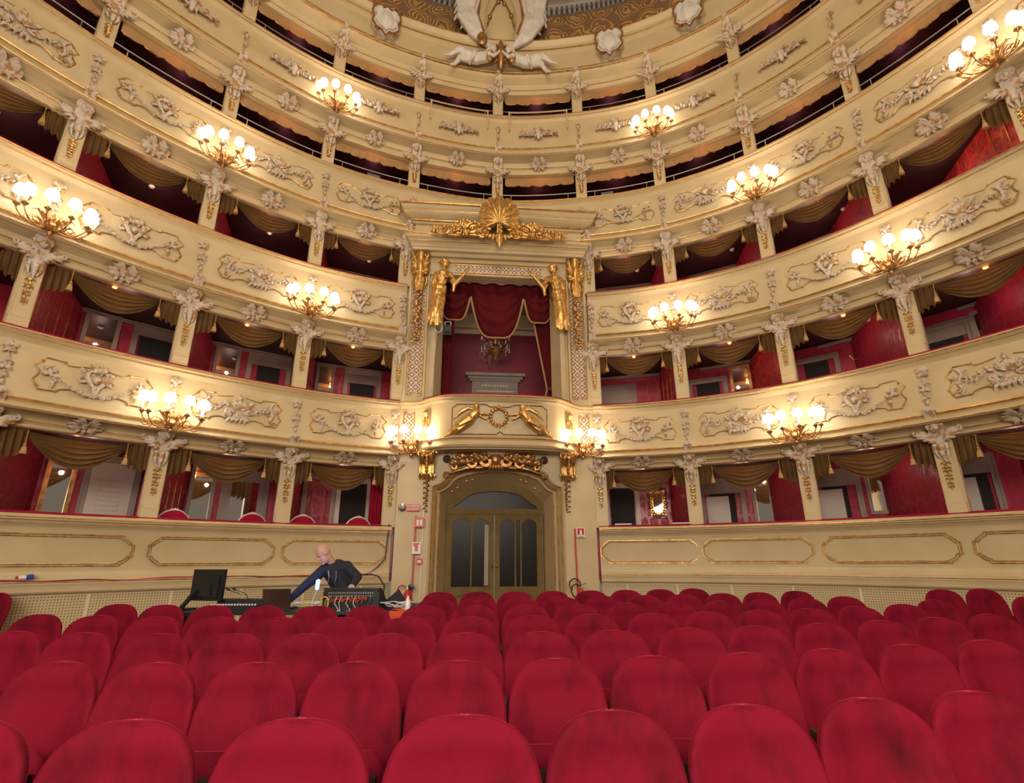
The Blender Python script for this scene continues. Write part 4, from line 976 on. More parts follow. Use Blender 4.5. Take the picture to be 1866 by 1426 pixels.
# --- main storey: pilasters, jambs, lintel
BK = Matrix.Translation((0, .13, 0))
for sx in (-1, 1):
    a0 = sx * 1.84
    m = MB(); m.box(a0 - .225, a0 + .225, -.20, .25, 3.10, 7.05); m.box(a0 - .24, a0 + .24, -.22, .25, 3.10, 3.34); m.box(sx * 2.02, sx * 2.13, -.08, .25, 3.10, 7.0)
    for s2 in (-1, 1): m.box(a0 + s2 * .205 - .02, a0 + s2 * .205 + .02, -.225, -.19, 3.34, 7.0)
    m.box(min(sx * 1.42, sx * 1.62), max(sx * 1.42, sx * 1.62), -.12, .25, 3.10, 7.0); m.box(min(sx * 1.50, sx * 1.56), max(sx * 1.50, sx * 1.56), -.15, -.10, 3.3, 6.9)
    rpart(m, 'pilaster', 'cream_paint', BK, smooth=False)
    m = MB(); vs = [Vector(p) for p in ((sx * 1.42, -.12, 3.1), (sx * 1.42, -.12, 6.5), (sx * 1.28, .35, 6.5), (sx * 1.28, .35, 3.1))]; m.add(vs + [v + Vector((sx * .1, 0.05, 0)) for v in vs], [(0, 1, 2, 3), (7, 6, 5, 4), (0, 3, 7, 4), (1, 5, 6, 2), (2, 6, 7, 3), (0, 4, 5, 1)]); rpart(m, 'splayed_jamb', 'cream_paint', smooth=False)
    m = MB(); m.box(a0 - .135, a0 + .135, -.215, -.195, 3.46, 6.05); rpart(m, 'lattice_panel', 'gilt_lattice', BK, smooth=False)
    m = MB(); m.tube([(a0 + x, -.222, z) for x, z in ((-.155, 3.42), (-.05, 3.42), (-.03, 3.50), (.03, 3.50), (.05, 3.42), (.155, 3.42), (.155, 6.1), (-.155, 6.1))], .016, 6, closed=True); rpart(m, 'gilt_frame', 'gold', BK)
    # garland of fruit and leaves
    m = MB(); rnd = random.Random(11)
    for j in range(22):
        z = 5.95 - j * .062; r = .05 if 4 < j < 15 else .036
        m.blob((a0 + rnd.uniform(-.05, .05), -.25 - rnd.uniform(0, .04), z), (r, r, r * .9), nu=7, nv=5)
        s2 = (-1) ** j; m.tube([(a0, -.24, z), (a0 + s2 * .07, -.29, z + .02), (a0 + s2 * .12, -.24, z - .03)], [.016, .024, .004], 5)
    rpart(m, 'garland', 'gold', BK, angle=60)
    # winged bust as capital
    m = MB(); m.blob((a0, -.33, 6.62), (.075, .075, .10), nu=12, nv=8); m.blob((a0, -.405, 6.60), (.014, .02, .026), nu=6, nv=4); m.blob((a0, -.31, 6.70), (.09, .08, .05))
    m.cap((a0, -.28, 6.9), (a0, -.28, 6.1), .11, .10); m.cap((a0, -.30, 6.52), (a0, -.30, 6.42), .04, .06); m.cap((a0 - .07, -.30, 6.40), (a0 + .07, -.30, 6.40), .06, .06); m.blob((a0, -.31, 6.30), (.10, .07, .13))
    for j in range(5): m.tube([(a0 - .08 + .04 * j, -.32, 6.25), (a0 - .09 + .045 * j, -.35, 6.10), (a0 - .06 + .03 * j, -.30, 5.92)], [.026, .030, .010], 6)
    for s2 in (-1, 1):
        for j in range(6): m.tube([(a0 + s2 * .05, -.27, 6.36 + .05 * j), (a0 + s2 * (.15 + .02 * (j % 2)), -.34, 6.36 + .09 * j), (a0 + s2 * (.21 + .02 * (j % 2)), -.27, 6.44 + .09 * j)], [.030, .044, .012], 6)
        m.tube(spiral(a0 + s2 * .15, 6.86, .07, 1.2, 0, s2, -.28, 12), .018, 6); m.tube(spiral(a0 + s2 * .13, 6.15, .055, 1.1, 0, -s2, -.26, 12), .016, 6)
        m.tube([(a0 + s2 * .10, -.26, 6.4), (a0 + s2 * .17, -.28, 6.2), (a0 + s2 * .12, -.27, 5.98)], [.02, .03, .01], 6)
    for j in range(-2, 3): m.tube([(a0 + .06 * j, -.26, 6.80), (a0 + .075 * j, -.31, 6.90), (a0 + .085 * j, -.27, 7.0)], [.02, .028, .006], 5)
    rpart(m, 'winged_bust', 'gold', BK, angle=60)
m = MB(); m.box(-1.62, 1.62, -.05, .25, 6.42, 7.05); m.box(-1.45, 1.45, -.10, -.05, 6.74, 6.80); m.box(-1.05, 1.05, -.075, -.05, 6.42, 6.47); m.box(-1.62, 1.62, -.15, .2, 6.86, 7.0)
rpart(m, 'lintel', 'cream_paint', smooth=False)
m = MB(); m.box(-1.02, 1.02, -.075, -.05, 6.50, 6.68); rpart(m, 'lattice_band', 'gilt_lattice', smooth=False)
m = MB()
for z in (6.49, 6.69): m.tube([(-1.05, -.08, z), (1.05, -.08, z)], .014, 6)
rpart(m, 'gilt_moulding', 'gold')
# --- entablature
def cornice(prof, hw0, mat, name):
    # prof (forward, height, side reach)
    m = MB(); k = len(prof); vs = []
    for sgn, yb in ((-1, 1), (-1, 0), (1, 0), (1, 1)):
        for b, z in prof: r_ = hw0 + b - prof[0][0]; vs.append((sgn * r_, .3 if yb else -b, z))
    fs = [(i * k + j, i * k + j + 1, (i + 1) * k + j + 1, (i + 1) * k + j) for i in range(3) for j in range(k - 1)]; fs += [(0, k, 2 * k, 3 * k), (4 * k - 1, 3 * k - 1, 2 * k - 1, k - 1)]
    m.add(vs, fs); return rpart(m, name, mat, angle=25)
cornice([(.26, 6.95), (.28, 7.0), (.31, 7.02), (.31, 7.08), (.36, 7.10), (.36, 7.17), (.42, 7.20), (.44, 7.25), (.44, 7.28), (.24, 7.30), (.24, 7.62), (.30, 7.64), (.33, 7.72), (.46, 7.78), (.50, 7.82), (.50, 7.88), (.56, 7.93), (.60, 8.0), (.60, 8.02), (.1, 8.05)], 2.02, 'cream_paint', 'entablature')
m = MB()
for b, z, hw, r in ((.44, 7.265, 2.20, .016), (.37, 7.12, 2.13, .008), (.33, 7.70, 2.09, .028), (.60, 7.99, 2.36, .026), (.50, 7.86, 2.26, .010)): m.tube([(-hw, .2, z), (-hw, -b, z), (hw, -b, z), (hw, .2, z)], r, 6)
rpart(m, 'gilt_moulding', 'gilt_line')
# --- scallop shell crest with acanthus scrolls
S = thing('scallop_crest', 'large gilt scallop shell with acanthus scrolls crowning the royal box', 'ornament', ROYM @ Matrix.Translation((-.03, -.58, 7.42)))
m = MB(); NL = 11
def shell(u, v):
    a = (u - .5) * radians(226); lob = abs(sin(pi * NL * u)) ** .7; r = v * ((.50 + .32 * max(0, cos(a)) ** 1.3) * (.94 + .06 * lob))
    rib = .055 * v * lob; return Vector((r * sin(a) * .88, -.20 - rib + .26 * v * v - .10 * v, .02 + r * cos(a)))
m.grid(shell, 110, 14)
def shell_b(u, v): p = shell(1 - u, v); return Vector((p.x, p.y + .05, p.z))
m.grid(shell_b, 66, 8); m.build('scallop_shell', 'gold', S, angle=180)
m = ORN(0)
m.v = []
for sx in (-1, 1):
    m.tube(spiral(sx * .20, -.02, .12, 1.3, -pi / 2, sx, -.12, 16), [.03] * 17, 6)
    for cx, cz, r, tn, w in ((.62, -.10, .15, 1.35, .036), (.95, -.16, .12, 1.3, .03), (1.22, -.20, .09, 1.2, .024), (1.46, -.20, .07, 1.1, .02), (.78, -.02, .10, 1.1, .026), (.38, -.24, .10, 1.2, .028)):
        m.tube(spiral(sx * cx, cz, r, tn, pi / 2, -sx, -.05, 18), [1.5 * w * (.5 + .5 * sin(pi * (i + 2) / 21)) for i in range(19)], 6); m.blob((sx * cx, -.06, cz), w * 1.6, nu=6, nv=4)
        for j in range(4): a = radians(35 + 35 * j); m.leaf((sx * (cx + r * cos(a) * .9), cz + r * sin(a) * .9), (sx * (cx + (r + .10) * cos(a)), cz + (r + .10) * sin(a)), w * 1.25, y=-.05)
    rnd = random.Random(31)
    for j in range(34):
        x = .26 + 1.25 * (j / 33) ** 1.1; zc = -.12 - .06 * x; a = rnd.uniform(0, 2 * pi); l_ = rnd.uniform(.08, .17) * (1.25 - .45 * x); m.leaf((sx * x, zc + rnd.uniform(-.08, .08)), (sx * (x + l_ * cos(a)), zc + l_ * sin(a) * 1.1), .036 * (1.2 - .4 * x), y=-.07, up=.05)
    m.tube([(sx * x, -.03, z) for x, z in ((.25, -.2), (.5, -.26), (.75, -.24), (1.0, -.28), (1.25, -.26), (1.55, -.24))], [.04, .045, .04, .035, .03, .01], 6)
    for j in range(5): m.leaf((sx * (.06 + .05 * j), -.18 - .02 * j), (sx * (.05 + .10 * j), -.42 + .04 * j), .03, y=-.08)
m.leaf((0, -.1), (0, -.55), .05, y=-.1)
for z in (.02, -.08, -.18): m.flower(0, z, .055, y=-.15)
m.build('acanthus_scroll', 'gold', S, angle=60)
# --- crest above the doorway, consoles with hanging garlands, round bosses
S = thing('door_crest', 'coppery gilt rocaille crest over the arched doorway', 'ornament', ROYM @ Matrix.Translation((-.05, -.22, 1.95)))
m = ORN(0)
for sx in (-1, 1):
    for cx, cz, r, tn, w in ((.20, .02, .14, 1.2, .04), (.48, -.02, .12, 1.2, .034), (.70, .02, .08, 1.1, .026), (.36, .10, .08, 1, .028), (.85, -.10, .07, 1.2, .022)):
        m.tube(spiral(sx * cx, cz, r, tn, pi / 2, -sx, -.04, 16), [1.6 * w * (.5 + .5 * sin(pi * (i + 2) / 19)) for i in range(17)], 6)
        for j in range(3): a = radians(40 + 40 * j); m.leaf((sx * (cx + r * .8 * cos(a)), cz + r * .8 * sin(a)), (sx * (cx + (r + .09) * cos(a)), cz + (r + .09) * sin(a)), w * 1.4)
    m.tube([(sx * x, -.02, z) for x, z in ((0, -.02), (.3, -.10), (.6, -.12), (.8, -.18), (1.0, -.26))], [.06, .05, .04, .03, .012], 6); m.flower(sx * 1.02, -.27, .05)
    rnd = random.Random(41)
    for j in range(24):
        x = .10 + .80 * j / 23; zc = .06 - .16 * x; a = rnd.uniform(.1, pi); l_ = rnd.uniform(.10, .20); m.leaf((sx * x, zc), (sx * (x + l_ * cos(a)), zc + l_ * sin(a)), .036, y=-.06, up=.05)
    m.leaf((sx * .66, .03), (sx * .72, .24), .05); m.leaf((sx * .05, .08), (sx * .14, .24), .04)
m.blob((0, -.06, .06), (.12, .06, .12)); m.leaf((0, .1), (0, .26), .05)
for j in range(-2, 3): m.leaf((.04 * j, -.02), (.07 * j, -.16), .024, y=-.06)
m.build('rocaille_scroll', 'old_gold', S, angle=60)
cr = MB()
for j in range(9): cr.tube([(-.16 + .04 * j, -.1, .16), (-.17 + .043 * j, -.14, .22 + .02 * sin(j * 1.3)), (-.16 + .04 * j, -.09, .25)], [.018, .026, .008], 5)
cr.build('white_shell', 'white_plaster', S, angle=60)
for sx in (-1, 1):
    o = thing('gilt_console', 'gilt carved console with hanging garland to the %s of the arched doorway' % ('left' if sx < 0 else 'right'), 'console', ROYM @ Matrix.Translation((sx * 1.47, -.12, 2.16)), 'gilt consoles under the royal balustrade')
    m = MB(); prof = [(0, 0), (-.30, 0), (-.31, -.05), (-.24, -.12), (-.16, -.22), (-.13, -.33), (-.15, -.44), (-.12, -.52), (-.04, -.56), (0, -.56)]; k = len(prof)
    m.add([Vector((s2 * (.15 - .05 * i / k), y, z)) for s2 in (-1, 1) for i, (y, z) in enumerate(prof)], [tuple(range(k - 1, -1, -1)), tuple(range(k, 2 * k))] + [(i, (i + 1) % k, (i + 1) % k + k, i + k) for i in range(k)])
    for s2 in (-1, 1):
        m.tube([(s2 * .13, y - .02, z) for y, z in prof[1:9]], [.03, .035, .035, .03, .026, .026, .03, .02], 6); m.tube(spiral(s2 * .13, -.06, .07, 1.2, 0, s2, -.28, 12), .02, 6); m.tube(spiral(s2 * .12, -.47, .06, 1.2, 0, -s2, -.14, 12), .018, 6)
        m.tube([(s2 * .05, -.29, -.08), (s2 * .10, -.25, -.18), (s2 * .05, -.19, -.30)], [.03, .035, .01], 6)
    for j in range(5): m.tube([(0, -.27 + .03 * j, -.10 - .07 * j), (0, -.30 + .03 * j, -.13 - .07 * j), (0, -.25 + .03 * j, -.19 - .07 * j)], [.03, .04, .01], 6)
    m.build('bracket', 'gold', o, angle=50)
    m = MB(); rnd = random.Random(7)
    for j in range(13):
        z = -.58 - j * .052; r = .030 * (1 - j * .03); m.blob((rnd.uniform(-.02, .02) + sx * -.02, -.03, z), (r, r, r), nu=6, nv=4)
        s2 = (-1) ** j; m.tube([(0, -.02, z), (s2 * r * 1.8, -.05, z + .01), (s2 * r * 2.4, -.02, z - .03)], [.012, .016, .004], 5)
    m.build('garland', 'old_gold', o, angle=60)
    m = MB(); m.lathe([(.0, 0), (.085, 0), (.085, .02), (.06, .03), (.055, .05), (.035, .055), (.03, .09), (0, .10)], 18, M=Matrix.Rotation(pi / 2, 4, 'X'))
    tag(m.build('round_boss', 'dark_wood', None, ROYM @ Matrix.Translation((sx * 1.03 - .04, -.10, 2.03))), 'dark round boss above the %s shoulder of the arched doorway' % ('left' if sx < 0 else 'right'), 'boss', 'dark round bosses')
# --- two gilt caryatid statues
def statue(sx):
    m = MB(); q = lambda x, z, y=0.0: (sx * x, -y, z)
    m.blob(q(-.0, .02, .04), (.092, .10, .128), nu=12, nv=9); m.blob(q(-.01, -.0, .115), (.016, .025, .028), nu=6, nv=4); m.blob(q(0, -.045, .10), (.03, .03, .02))
    m.blob(q(.02, .07, .0), (.118, .115, .10), nu=10, nv=7)
    for j in range(9): a = 2 * pi * j / 9; m.blob(q(.015 + .105 * cos(a), .08 + .03 * sin(a * 2), .01 + .10 * sin(a)), .04, nu=6, nv=4)
    m.cap(q(.02, -.07, .03), q(.04, -.19, .0), .042, .05)
    m.cap(q(-.11, -.24, .0), q(.19, -.25, .0), .078, .078); m.cap(q(.05, -.28, .03), q(.09, -.52, .03), .15, .115)
    for s2 in (-.05, .12): m.blob(q(.03 + s2 * .8, -.36, .13), (.055, .055, .055))
    m.cap(q(.09, -.5, .03), q(.12, -.68, .02), .12, .17)
    # raised arm reaching towards the middle of the opening
    m.cap(q(-.12, -.25, .02), q(-.25, -.50, .10), .072, .056); m.cap(q(-.25, -.50, .10), q(-.46, -.27, .16), .056, .036); m.blob(q(-.49, -.22, .16), (.042, .030, .055))
    for j in range(4): m.cap(q(-.49 - .008 * j, -.20, .15 + .012 * j), q(-.54 - .025 * j, -.10 - .025 * j, .16 + .012 * j), .014, .011, 6)
    m.cap(q(-.47, -.23, .15), q(-.46, -.16, .13), .011, .009, 6)
    # arm akimbo
    m.cap(q(.19, -.26, .0), q(.28, -.52, .0), .070, .056); m.cap(q(.28, -.52, .0), q(.14, -.68, .12), .056, .038); m.blob(q(.11, -.70, .12), (.04, .025, .03))
    # draped lower body
    m.cap(q(.11, -.66, .03), q(.16, -1.0, .07), .175, .155); m.cap(q(.16, -1.0, .07), q(.18, -1.42, .03), .155, .13); m.cap(q(.06, -.8, .08), q(.06, -1.10, .11), .08, .07)
    for j in range(11):
        u = j / 10; x0 = -.03 + .27 * u; m.tube([q(x0 * .8 + .03, -.66 - .05 * sin(pi * u), .12), q(x0 + .02, -.92, .17 * sin(pi * (.15 + .7 * u)) + .05), q(x0 + .06, -1.2, .17 * sin(pi * (.15 + .7 * u)) + .04), q(x0 + .08 + .03 * sin(j * 2), -1.52 - .05 * (j % 2), .10)], [.020, .030, .030, .026], 6)
    for j in range(5): m.tube([q(-.04 + .02 * j, -.60 - .05 * j, .13), q(.10, -.74 - .06 * j, .19), q(.26 - .01 * j, -.62 - .07 * j, .12)], [.022, .028, .018], 6)
    m.tube([q(-.14, -.42, .08), q(-.22, -.55, .10), q(-.20, -.72, .08), q(-.15, -.66, .06)], [.04, .06, .03, .02], 6); m.tube([q(-.06, -.22, .1), q(.06, -.36, .14), q(.16, -.28, .08)], [.02, .025, .02], 6)
    return m
for sx in (-1, 1):
    o = statue(sx).build('caryatid_statue', 'gold', None, ROYM @ Matrix.Translation((sx * 1.25, -.30, 6.52)), angle=180); voxel(o, .011, 2)
    tag(o, 'gilt statue of draped woman with raised arm, %s side of royal box' % ('left' if sx < 0 else 'right'), 'statue', 'gilt caryatid statues')
# --- interior of the royal box
m = MB(); m.box(-1.9, 1.9, 2.4, 2.5, 2.1, 6.7); struct(m.build('wall_royal_back', 'royal_damask', None, ROYM.copy(), smooth=False))
for sx in (-1, 1): m = MB(); m.box(sx * 1.9 - .05, sx * 1.9 + .05, .2, 2.5, 2.1, 6.7); struct(m.build('wall_royal_side', 'royal_damask', None, ROYM.copy(), smooth=False))
m = MB(); m.box(-1.95, 1.95, .22, 2.5, 6.62, 6.72); struct(m.build('ceiling_royal', 'grey_paint', None, ROYM.copy(), smooth=False))
m = MB(); m.box(-1.95, 1.95, .0, 2.5, 2.16, 2.22); struct(m.build('floor_royal', 'floor_wood', None, ROYM.copy(), smooth=False))
m = MB(); m.box(-1.85, 1.85, 2.30, 2.4, 5.98, 6.12); m.box(-1.85, 1.85, 2.2, 2.4, 6.12, 6.18); m.box(-1.85, 1.85, 2.34, 2.4, 6.18, 6.62); struct(m.build('trim_royal_cornice', 'pale_paint', None, ROYM.copy(), smooth=False))
o = thing('royal_box_door', 'grey pedimented doorway on the back wall of the royal box', 'door', ROYM @ Matrix.Translation((.08, 2.4, 2.2)))
m = MB(); m.box(-.62, .62, -.10, 0, 0, 2.45); m.box(-.74, .74, -.18, 0, 2.45, 2.52); m.box(-.80, .80, -.26, 0, 2.52, 2.60); m.box(-.68, .68, -.14, 0, 2.40, 2.45); m.build('door_frame', 'grey_paint', o, smooth=False)
m = MB(); m.box(-.44, .44, -.13, -.10, 0, 2.08); m.build('door_leaf', 'grey_paint', o, smooth=False)
m = MB(); m.box(-.5, .5, -.125, -.10, 2.10, 2.13)
for j in range(9): m.blob((-.32 + .08 * j, -.12, 2.27), (.035, .02, .04), nu=6, nv=4)
m.build('carved_frieze', 'pale_paint', o)
# curtains of the royal box
m = MB()
def big(u, v):
    x = 2 * u - 1; # three festoons side by side
    if abs(x) < .45: c, hw, D_ = 0, .45, 1.15
    else: c, hw, D_ = (.725 if x > 0 else -.725), .275, .82
    q = (x - c) / hw; sag = (D_ - .12) * (1 - abs(q) ** 3.6) + (.40 if c == 0 else .30); fold = sin(2 * pi * (4.5 * v + .8 * q * q)) * .05 * (v ** .7)
    col_ = .05 * sin(q * 9) * (1 - v)
    return Vector((x * 1.42, -.12 * sin(pi * v) * (1 - q * q) - fold + col_, -sag * v + .04 * fold))
m.grid(big, 120, 46); o = thing('royal_curtain', 'dark red festooned velvet curtain at the top of the royal box opening', 'curtain', ROYM @ Matrix.Translation((0, .42, 6.50)))
m.build('festoons', 'dark_red_velvet', o, angle=180)
m = MB(); m.tube([Vector(big(u / 120, 1.0)) + Vector((0, -.02, -.015)) for u in range(3, 118)], .026, 6); m.build('gold_fringe', 'valance_cloth', o, angle=180)
def side_drape(sx):
    m = MB()
    def f(u, v):
        # gathered by a tie at two thirds of the height
        wide = (.60 - .42 * min(1, v / .78) ** 1.1) if v < .78 else .18 + .16 * (v - .78) / .22
        return Vector((sx * (-1.38 + wide * u), .04 * sin(u * 2 * pi * 5) * (.4 + .6 * (1 - v)), -3.35 * v))
    m.grid(f, 50, 30); return m
for sx in (-1, 1):
    # left drape hangs straight, right one is tied back
    o = thing('royal_side_curtain', 'dark red velvet curtain %s of royal box opening' % ('hanging straight at left' if sx > 0 else 'tied back at right'), 'curtain', ROYM @ Matrix.Translation((0, .55, 6.45)), 'side curtains of the royal box')
    if sx < 0:
        side_drape(-1).build('cloth', 'dark_red_velvet', o, angle=180)
        m = MB(); m.tube([(1.38 - ((.60 - .42 * min(1, v / .78) ** 1.1) if v < .78 else .18 + .16 * (v - .78) / .22), -.04, -3.35 * v) for v in [i / 24 for i in range(25)]], .022, 6); m.build('gold_edge', 'valance_cloth', o)
        m = MB(); m.lathe([(.05, -.05), (.10, -.03), (.11, 0), (.10, .03), (.05, .05)], 12, (1.29, 0, -2.62)); m.build('tie', 'maroon', o)
    else:
        m = MB(); m.grid(lambda u, v: Vector((-1.38 + .36 * u, .035 * sin(u * 2 * pi * 4), -3.35 * v)), 36, 8); m.build('cloth', 'dark_red_velvet', o, angle=180)
# crystal chandelier
o = thing('crystal_chandelier', 'unlit brass and glass chandelier hanging in the royal box', 'chandelier', ROYM @ Matrix.Translation((.02, 1.25, 5.24)))
m = MB(); m.tube([(0, 0, .1), (0, 0, 1.385)], .010, 6); m.lathe([(0, -.42), (.03, -.40), (.04, -.36), (.10, -.30), (.17, -.22), (.20, -.17), (.12, -.12), (.05, -.05), (.07, .0), (.04, .05), (.02, .12), (0, .14)], 14); m.build('stem', 'old_gold', o)
a_ = MB(); a_.tube([(x, 0, z) for x, z in ((.05, -.12), (.15, -.20), (.26, -.20), (.34, -.12), (.35, -.05))], .010, 5); a_.lathe([(0, -.05), (.035, -.04), (.04, -.03), (.012, -.02), (.012, .10), (.018, .13), (.02, .17), (0, .21)], 8, (.35, 0, 0)); AM = a_.mesh('arm', 'old_gold')
b_ = MB(); b_.lathe([(0, .09), (.02, .12), (.024, .16), (.008, .22), (0, .23)], 8, (.35, 0, 0)); BM = b_.mesh('glass_bulb', 'sign_white')
d_ = MB()
for zz in (-.08, -.14, -.20): d_.blob((.35 + .0 * zz, 0, zz), (.014, .014, .025), nu=6, nv=4)
for t_ in (.2, .5, .8): d_.blob((.05 + .3 * t_, 0, .12 - .22 * t_), (.012, .012, .02), nu=6, nv=4)
DM = d_.mesh('crystal_drops', 'glass_clear')
for i in range(10): Mx = Matrix.Rotation(2 * pi * i / 10, 4, 'Z'); ar = obj('arm', AM, o, Mx); obj('glass_bulb', BM, ar); obj('crystal_drops', DM, ar)
point_light('royal_box_light', roy(0, -.9, 6.0), 9, (1.0, .72, .6), .25)
# dark camera and cable coil hanging at the left jamb of the royal box
o = thing('hanging_camera', 'small black stage camera hanging at the left jamb of the royal box', 'camera', ROYM @ Matrix.Translation((-1.16, .02, 5.02)))
m = MB(); m.box(-.09, .09, -.10, .08, -.14, .10); m.box(-.05, .05, -.14, -.08, -.08, .04); m.build('body', 'black_plastic', o, smooth=False); m = MB(); m.tube([(-.07, 0, .1), (-.07, 0, .22), (.07, 0, .22), (.07, 0, .1)], .012, 6); m.build('yoke', 'steel', o)
m = MB()
for j in range(3): m.tube([(.09 * cos(a) * (1 - .12 * j), -.02 * j, .13 * sin(a)) for a in [2 * pi * i / 20 for i in range(20)]], .008, 5, closed=True)
m.tube([(-.03, 0, -.12), (-.06, 0, -.6), (-.09, 0, -1.2), (-.10, 0, -1.75)], .007, 5)
tag(m.build('cable_coil', 'white_cable', None, ROYM @ Matrix.Translation((-1.36, -.14, 5.02))), 'coil of white cable hanging on the left jamb of the royal box', 'cable')

# ================================================================== SCULPTURE OF THE CROWNING CORNICE
def blazon(s, z, w, h_):
    o = thing('heraldic_shield', 'white ragged plaster shield with gilt edge, %s' % ('only one left of coat of arms' if s < 0 else 'right of coat of arms, %s one' % ('inner' if s < 2 else 'outer')), 'shield', placed(s, .36, z), 'plaster shields on the cornice')
    out = [(-.9, .85), (-.55, 1.0), (-.35, .8), (0, 1.0), (.35, .8), (.55, 1.0), (.9, .85), (1.0, .4), (.85, .1), (.95, -.3), (.6, -.65), (.25, -.7), (0, -1.0), (-.25, -.7), (-.6, -.65), (-.95, -.3), (-.85, .1), (-1.0, .4)]
    out = [(x * w / 2, zz * h_ / 2) for x, zz in out]; m = MB(); m.prism(out, -.07, .16); m.prism([(x * .8, zz * .8) for x, zz in out], -.12, -.06); m.blob((0, -.09, 0), (w * .3, .09, h_ * .32)); b = m.build('shield', 'white_plaster', o, angle=60)
    m = MB(); m.tube([(x, -.07, zz) for x, zz in out], .030, 6, closed=True)
    for sx in (-1, 1): m.tube(spiral(sx * w * .4, h_ * .42, .09, 1.2, 0, sx, -.09, 12), .028, 6); m.tube(spiral(sx * w * .3, -h_ * .38, .07, 1.2, 0, -sx, -.08, 12), .024, 6)
    m.build('gilt_scrollwork', 'old_gold', o); return o
for s in (-1.52, 1.50, 2.60): blazon(s, 13.46, .74, 1.0)
MC = ROYM @ Matrix.Translation((-.02, .02 + .14, 13.2)) ; MC = placed(0.02, .30, 13.15)
o = thing('coat_of_arms', 'great cream cartouche with gilt border between white plaster draperies above the centre', 'coat of arms', MC)
m = MB(); out = [(-.42, 3.2), (-.62, 2.3), (-.66, 1.7), (-.50, 1.15), (-.62, .95), (-.40, .55), (0, .22), (.40, .55), (.62, .95), (.50, 1.15), (.66, 1.7), (.62, 2.3), (.42, 3.2)]
m.prism(out, -.02, .25); m.blob((0, .05, 1.6), (.50, .22, 1.25), nu=16, nv=10); m.build('field', 'cream_paint', o, angle=60)
m = MB(); m.tube([(x, -.04, z) for x, z in out], .05, 6)
for sx in (-1, 1): m.tube([(sx * x, -.2, z) for x, z in ((.0, 2.25), (.15, 2.0), (.3, 1.6), (.38, 1.2))], .022, 6)
m.flower = None
for x, z in ((0, 2.3), (-.08, 2.1), (.1, 2.05), (.3, 1.6), (-.32, 1.5)): m.blob((x, -.2, z), (.07, .05, .07), nu=6, nv=4)
m.tube([(-.0, -.18, .62), (0, -.25, .3), (0, -.22, -.1), (0, -.15, -.35)], [.04, .10, .12, .04], 8)
for sx in (-1, 1):
    for j in range(4): m.tube([(0, -.2, .25 - .15 * j), (sx * .12, -.3, .30 - .16 * j), (sx * .2, -.2, .2 - .16 * j)], [.04, .05, .01], 6)
    m.lathe([(.03, 0), (.10, .0), (.12, .05), (.09, .1), (.03, .06)], 14, (sx * .30, -.24, -.05), M=Matrix.Diagonal((1, 1, 1.6, 1)) @ Matrix.Rotation(pi / 2, 4, 'X'))
    m.lathe([(.03, 0), (.13, .0), (.15, .05), (.11, .1), (.03, .06)], 14, (sx * -.52 if sx > 0 else 9, -.22, .58), M=Matrix.Diagonal((1, 1, 1.5, 1)) @ Matrix.Rotation(pi / 2, 4, 'X')) if sx > 0 else None
m.build('gilt_border', 'old_gold', o, angle=60)
m = MB()
for sx in (-1, 1):
    for j in range(8):
        u = j / 7; d_ = -.10 * (j % 2); m.tube([(sx * (.22 + .12 * u), -.08, .38 + .10 * u), (sx * (.52 + .30 * u), -.14 + d_, .78 - .05 * u), (sx * (.66 + .50 * u), -.16 + d_, 1.25 + .1 * (j % 2)), (sx * (.74 + .44 * u), -.10 + d_, 1.75), (sx * (.66 + .60 * u), -.14 + d_, 2.3), (sx * (.60 + .66 * u), -.08 + d_, 3.3 - .15 * (j % 2))], [.04, .075, .09, .065, .09, .07], 7)
    for j in range(9): z = .8 + j * .28; x = .74 + .13 * min(1, j / 2) * 3; m.tube([(sx * x, -.14, z), (sx * (x + .12), -.2, z + .06), (sx * (x + .20), -.12, z - .06)], [.06, .07, .02], 6)
voxel(m.build('plaster_drapery', 'white_plaster', o, angle=180), .022, 1)
def putto(sx):
    m = MB(); q = lambda x, z, y=0.: (sx * x, -y, z)
    m.blob(q(-.05, .14, .30), (.12, .12, .13), nu=12, nv=9); m.blob(q(-.06, .10, .41), (.02, .025, .025), nu=6, nv=4)
    for j in range(8): a = 2 * pi * j / 8; m.blob(q(-.02 + .10 * cos(a), .20 + .03 * sin(a), .28 + .08 * sin(a)), .045, nu=6, nv=4)
    m.cap(q(.02, .04, .28), q(.12, -.04, .26), .06, .08); m.cap(q(.12, -.06, .25), q(.42, -.16, .25), .155, .15); m.cap(q(.40, -.16, .25), q(.58, -.12, .24), .16, .17)
    m.cap(q(.10, -.02, .33), q(-.06, -.18, .40), .065, .055); m.cap(q(-.06, -.18, .40), q(-.22, .02, .38), .052, .04); m.cap(q(.16, .05, .22), q(.06, .24, .28), .06, .05); m.cap(q(.06, .24, .28), q(-.12, .30, .3), .048, .038)
    m.cap(q(.58, -.10, .28), q(.88, .02, .34), .135, .095); m.cap(q(.88, .02, .34), q(1.12, -.14, .30), .09, .055); m.cap(q(1.12, -.14, .3), q(1.26, -.20, .34), .05, .035)
    m.cap(q(.60, -.18, .24), q(.86, -.20, .28), .12, .085); m.cap(q(.86, -.20, .28), q(.98, -.44, .28), .08, .05); m.cap(q(.98, -.44, .28), q(1.08, -.52, .34), .05, .035)
    m.tube([q(.44, .0, .2), q(.46, -.1, .42), q(.52, -.3, .38), q(.6, -.34, .2)], [.04, .05, .04, .02], 6)
    return m
for sx in (-1, 1):
    M = MC @ Matrix.Translation((sx * .26, .06, .05)); 
    o = putto(sx).build('putto_statue', 'white_plaster', None, M, angle=180); voxel(o, .018, 3)
    tag(o, 'white plaster putto reclining on the crowning cornice, %s of the coat of arms' % ('left' if sx < 0 else 'right'), 'statue', 'plaster putti')
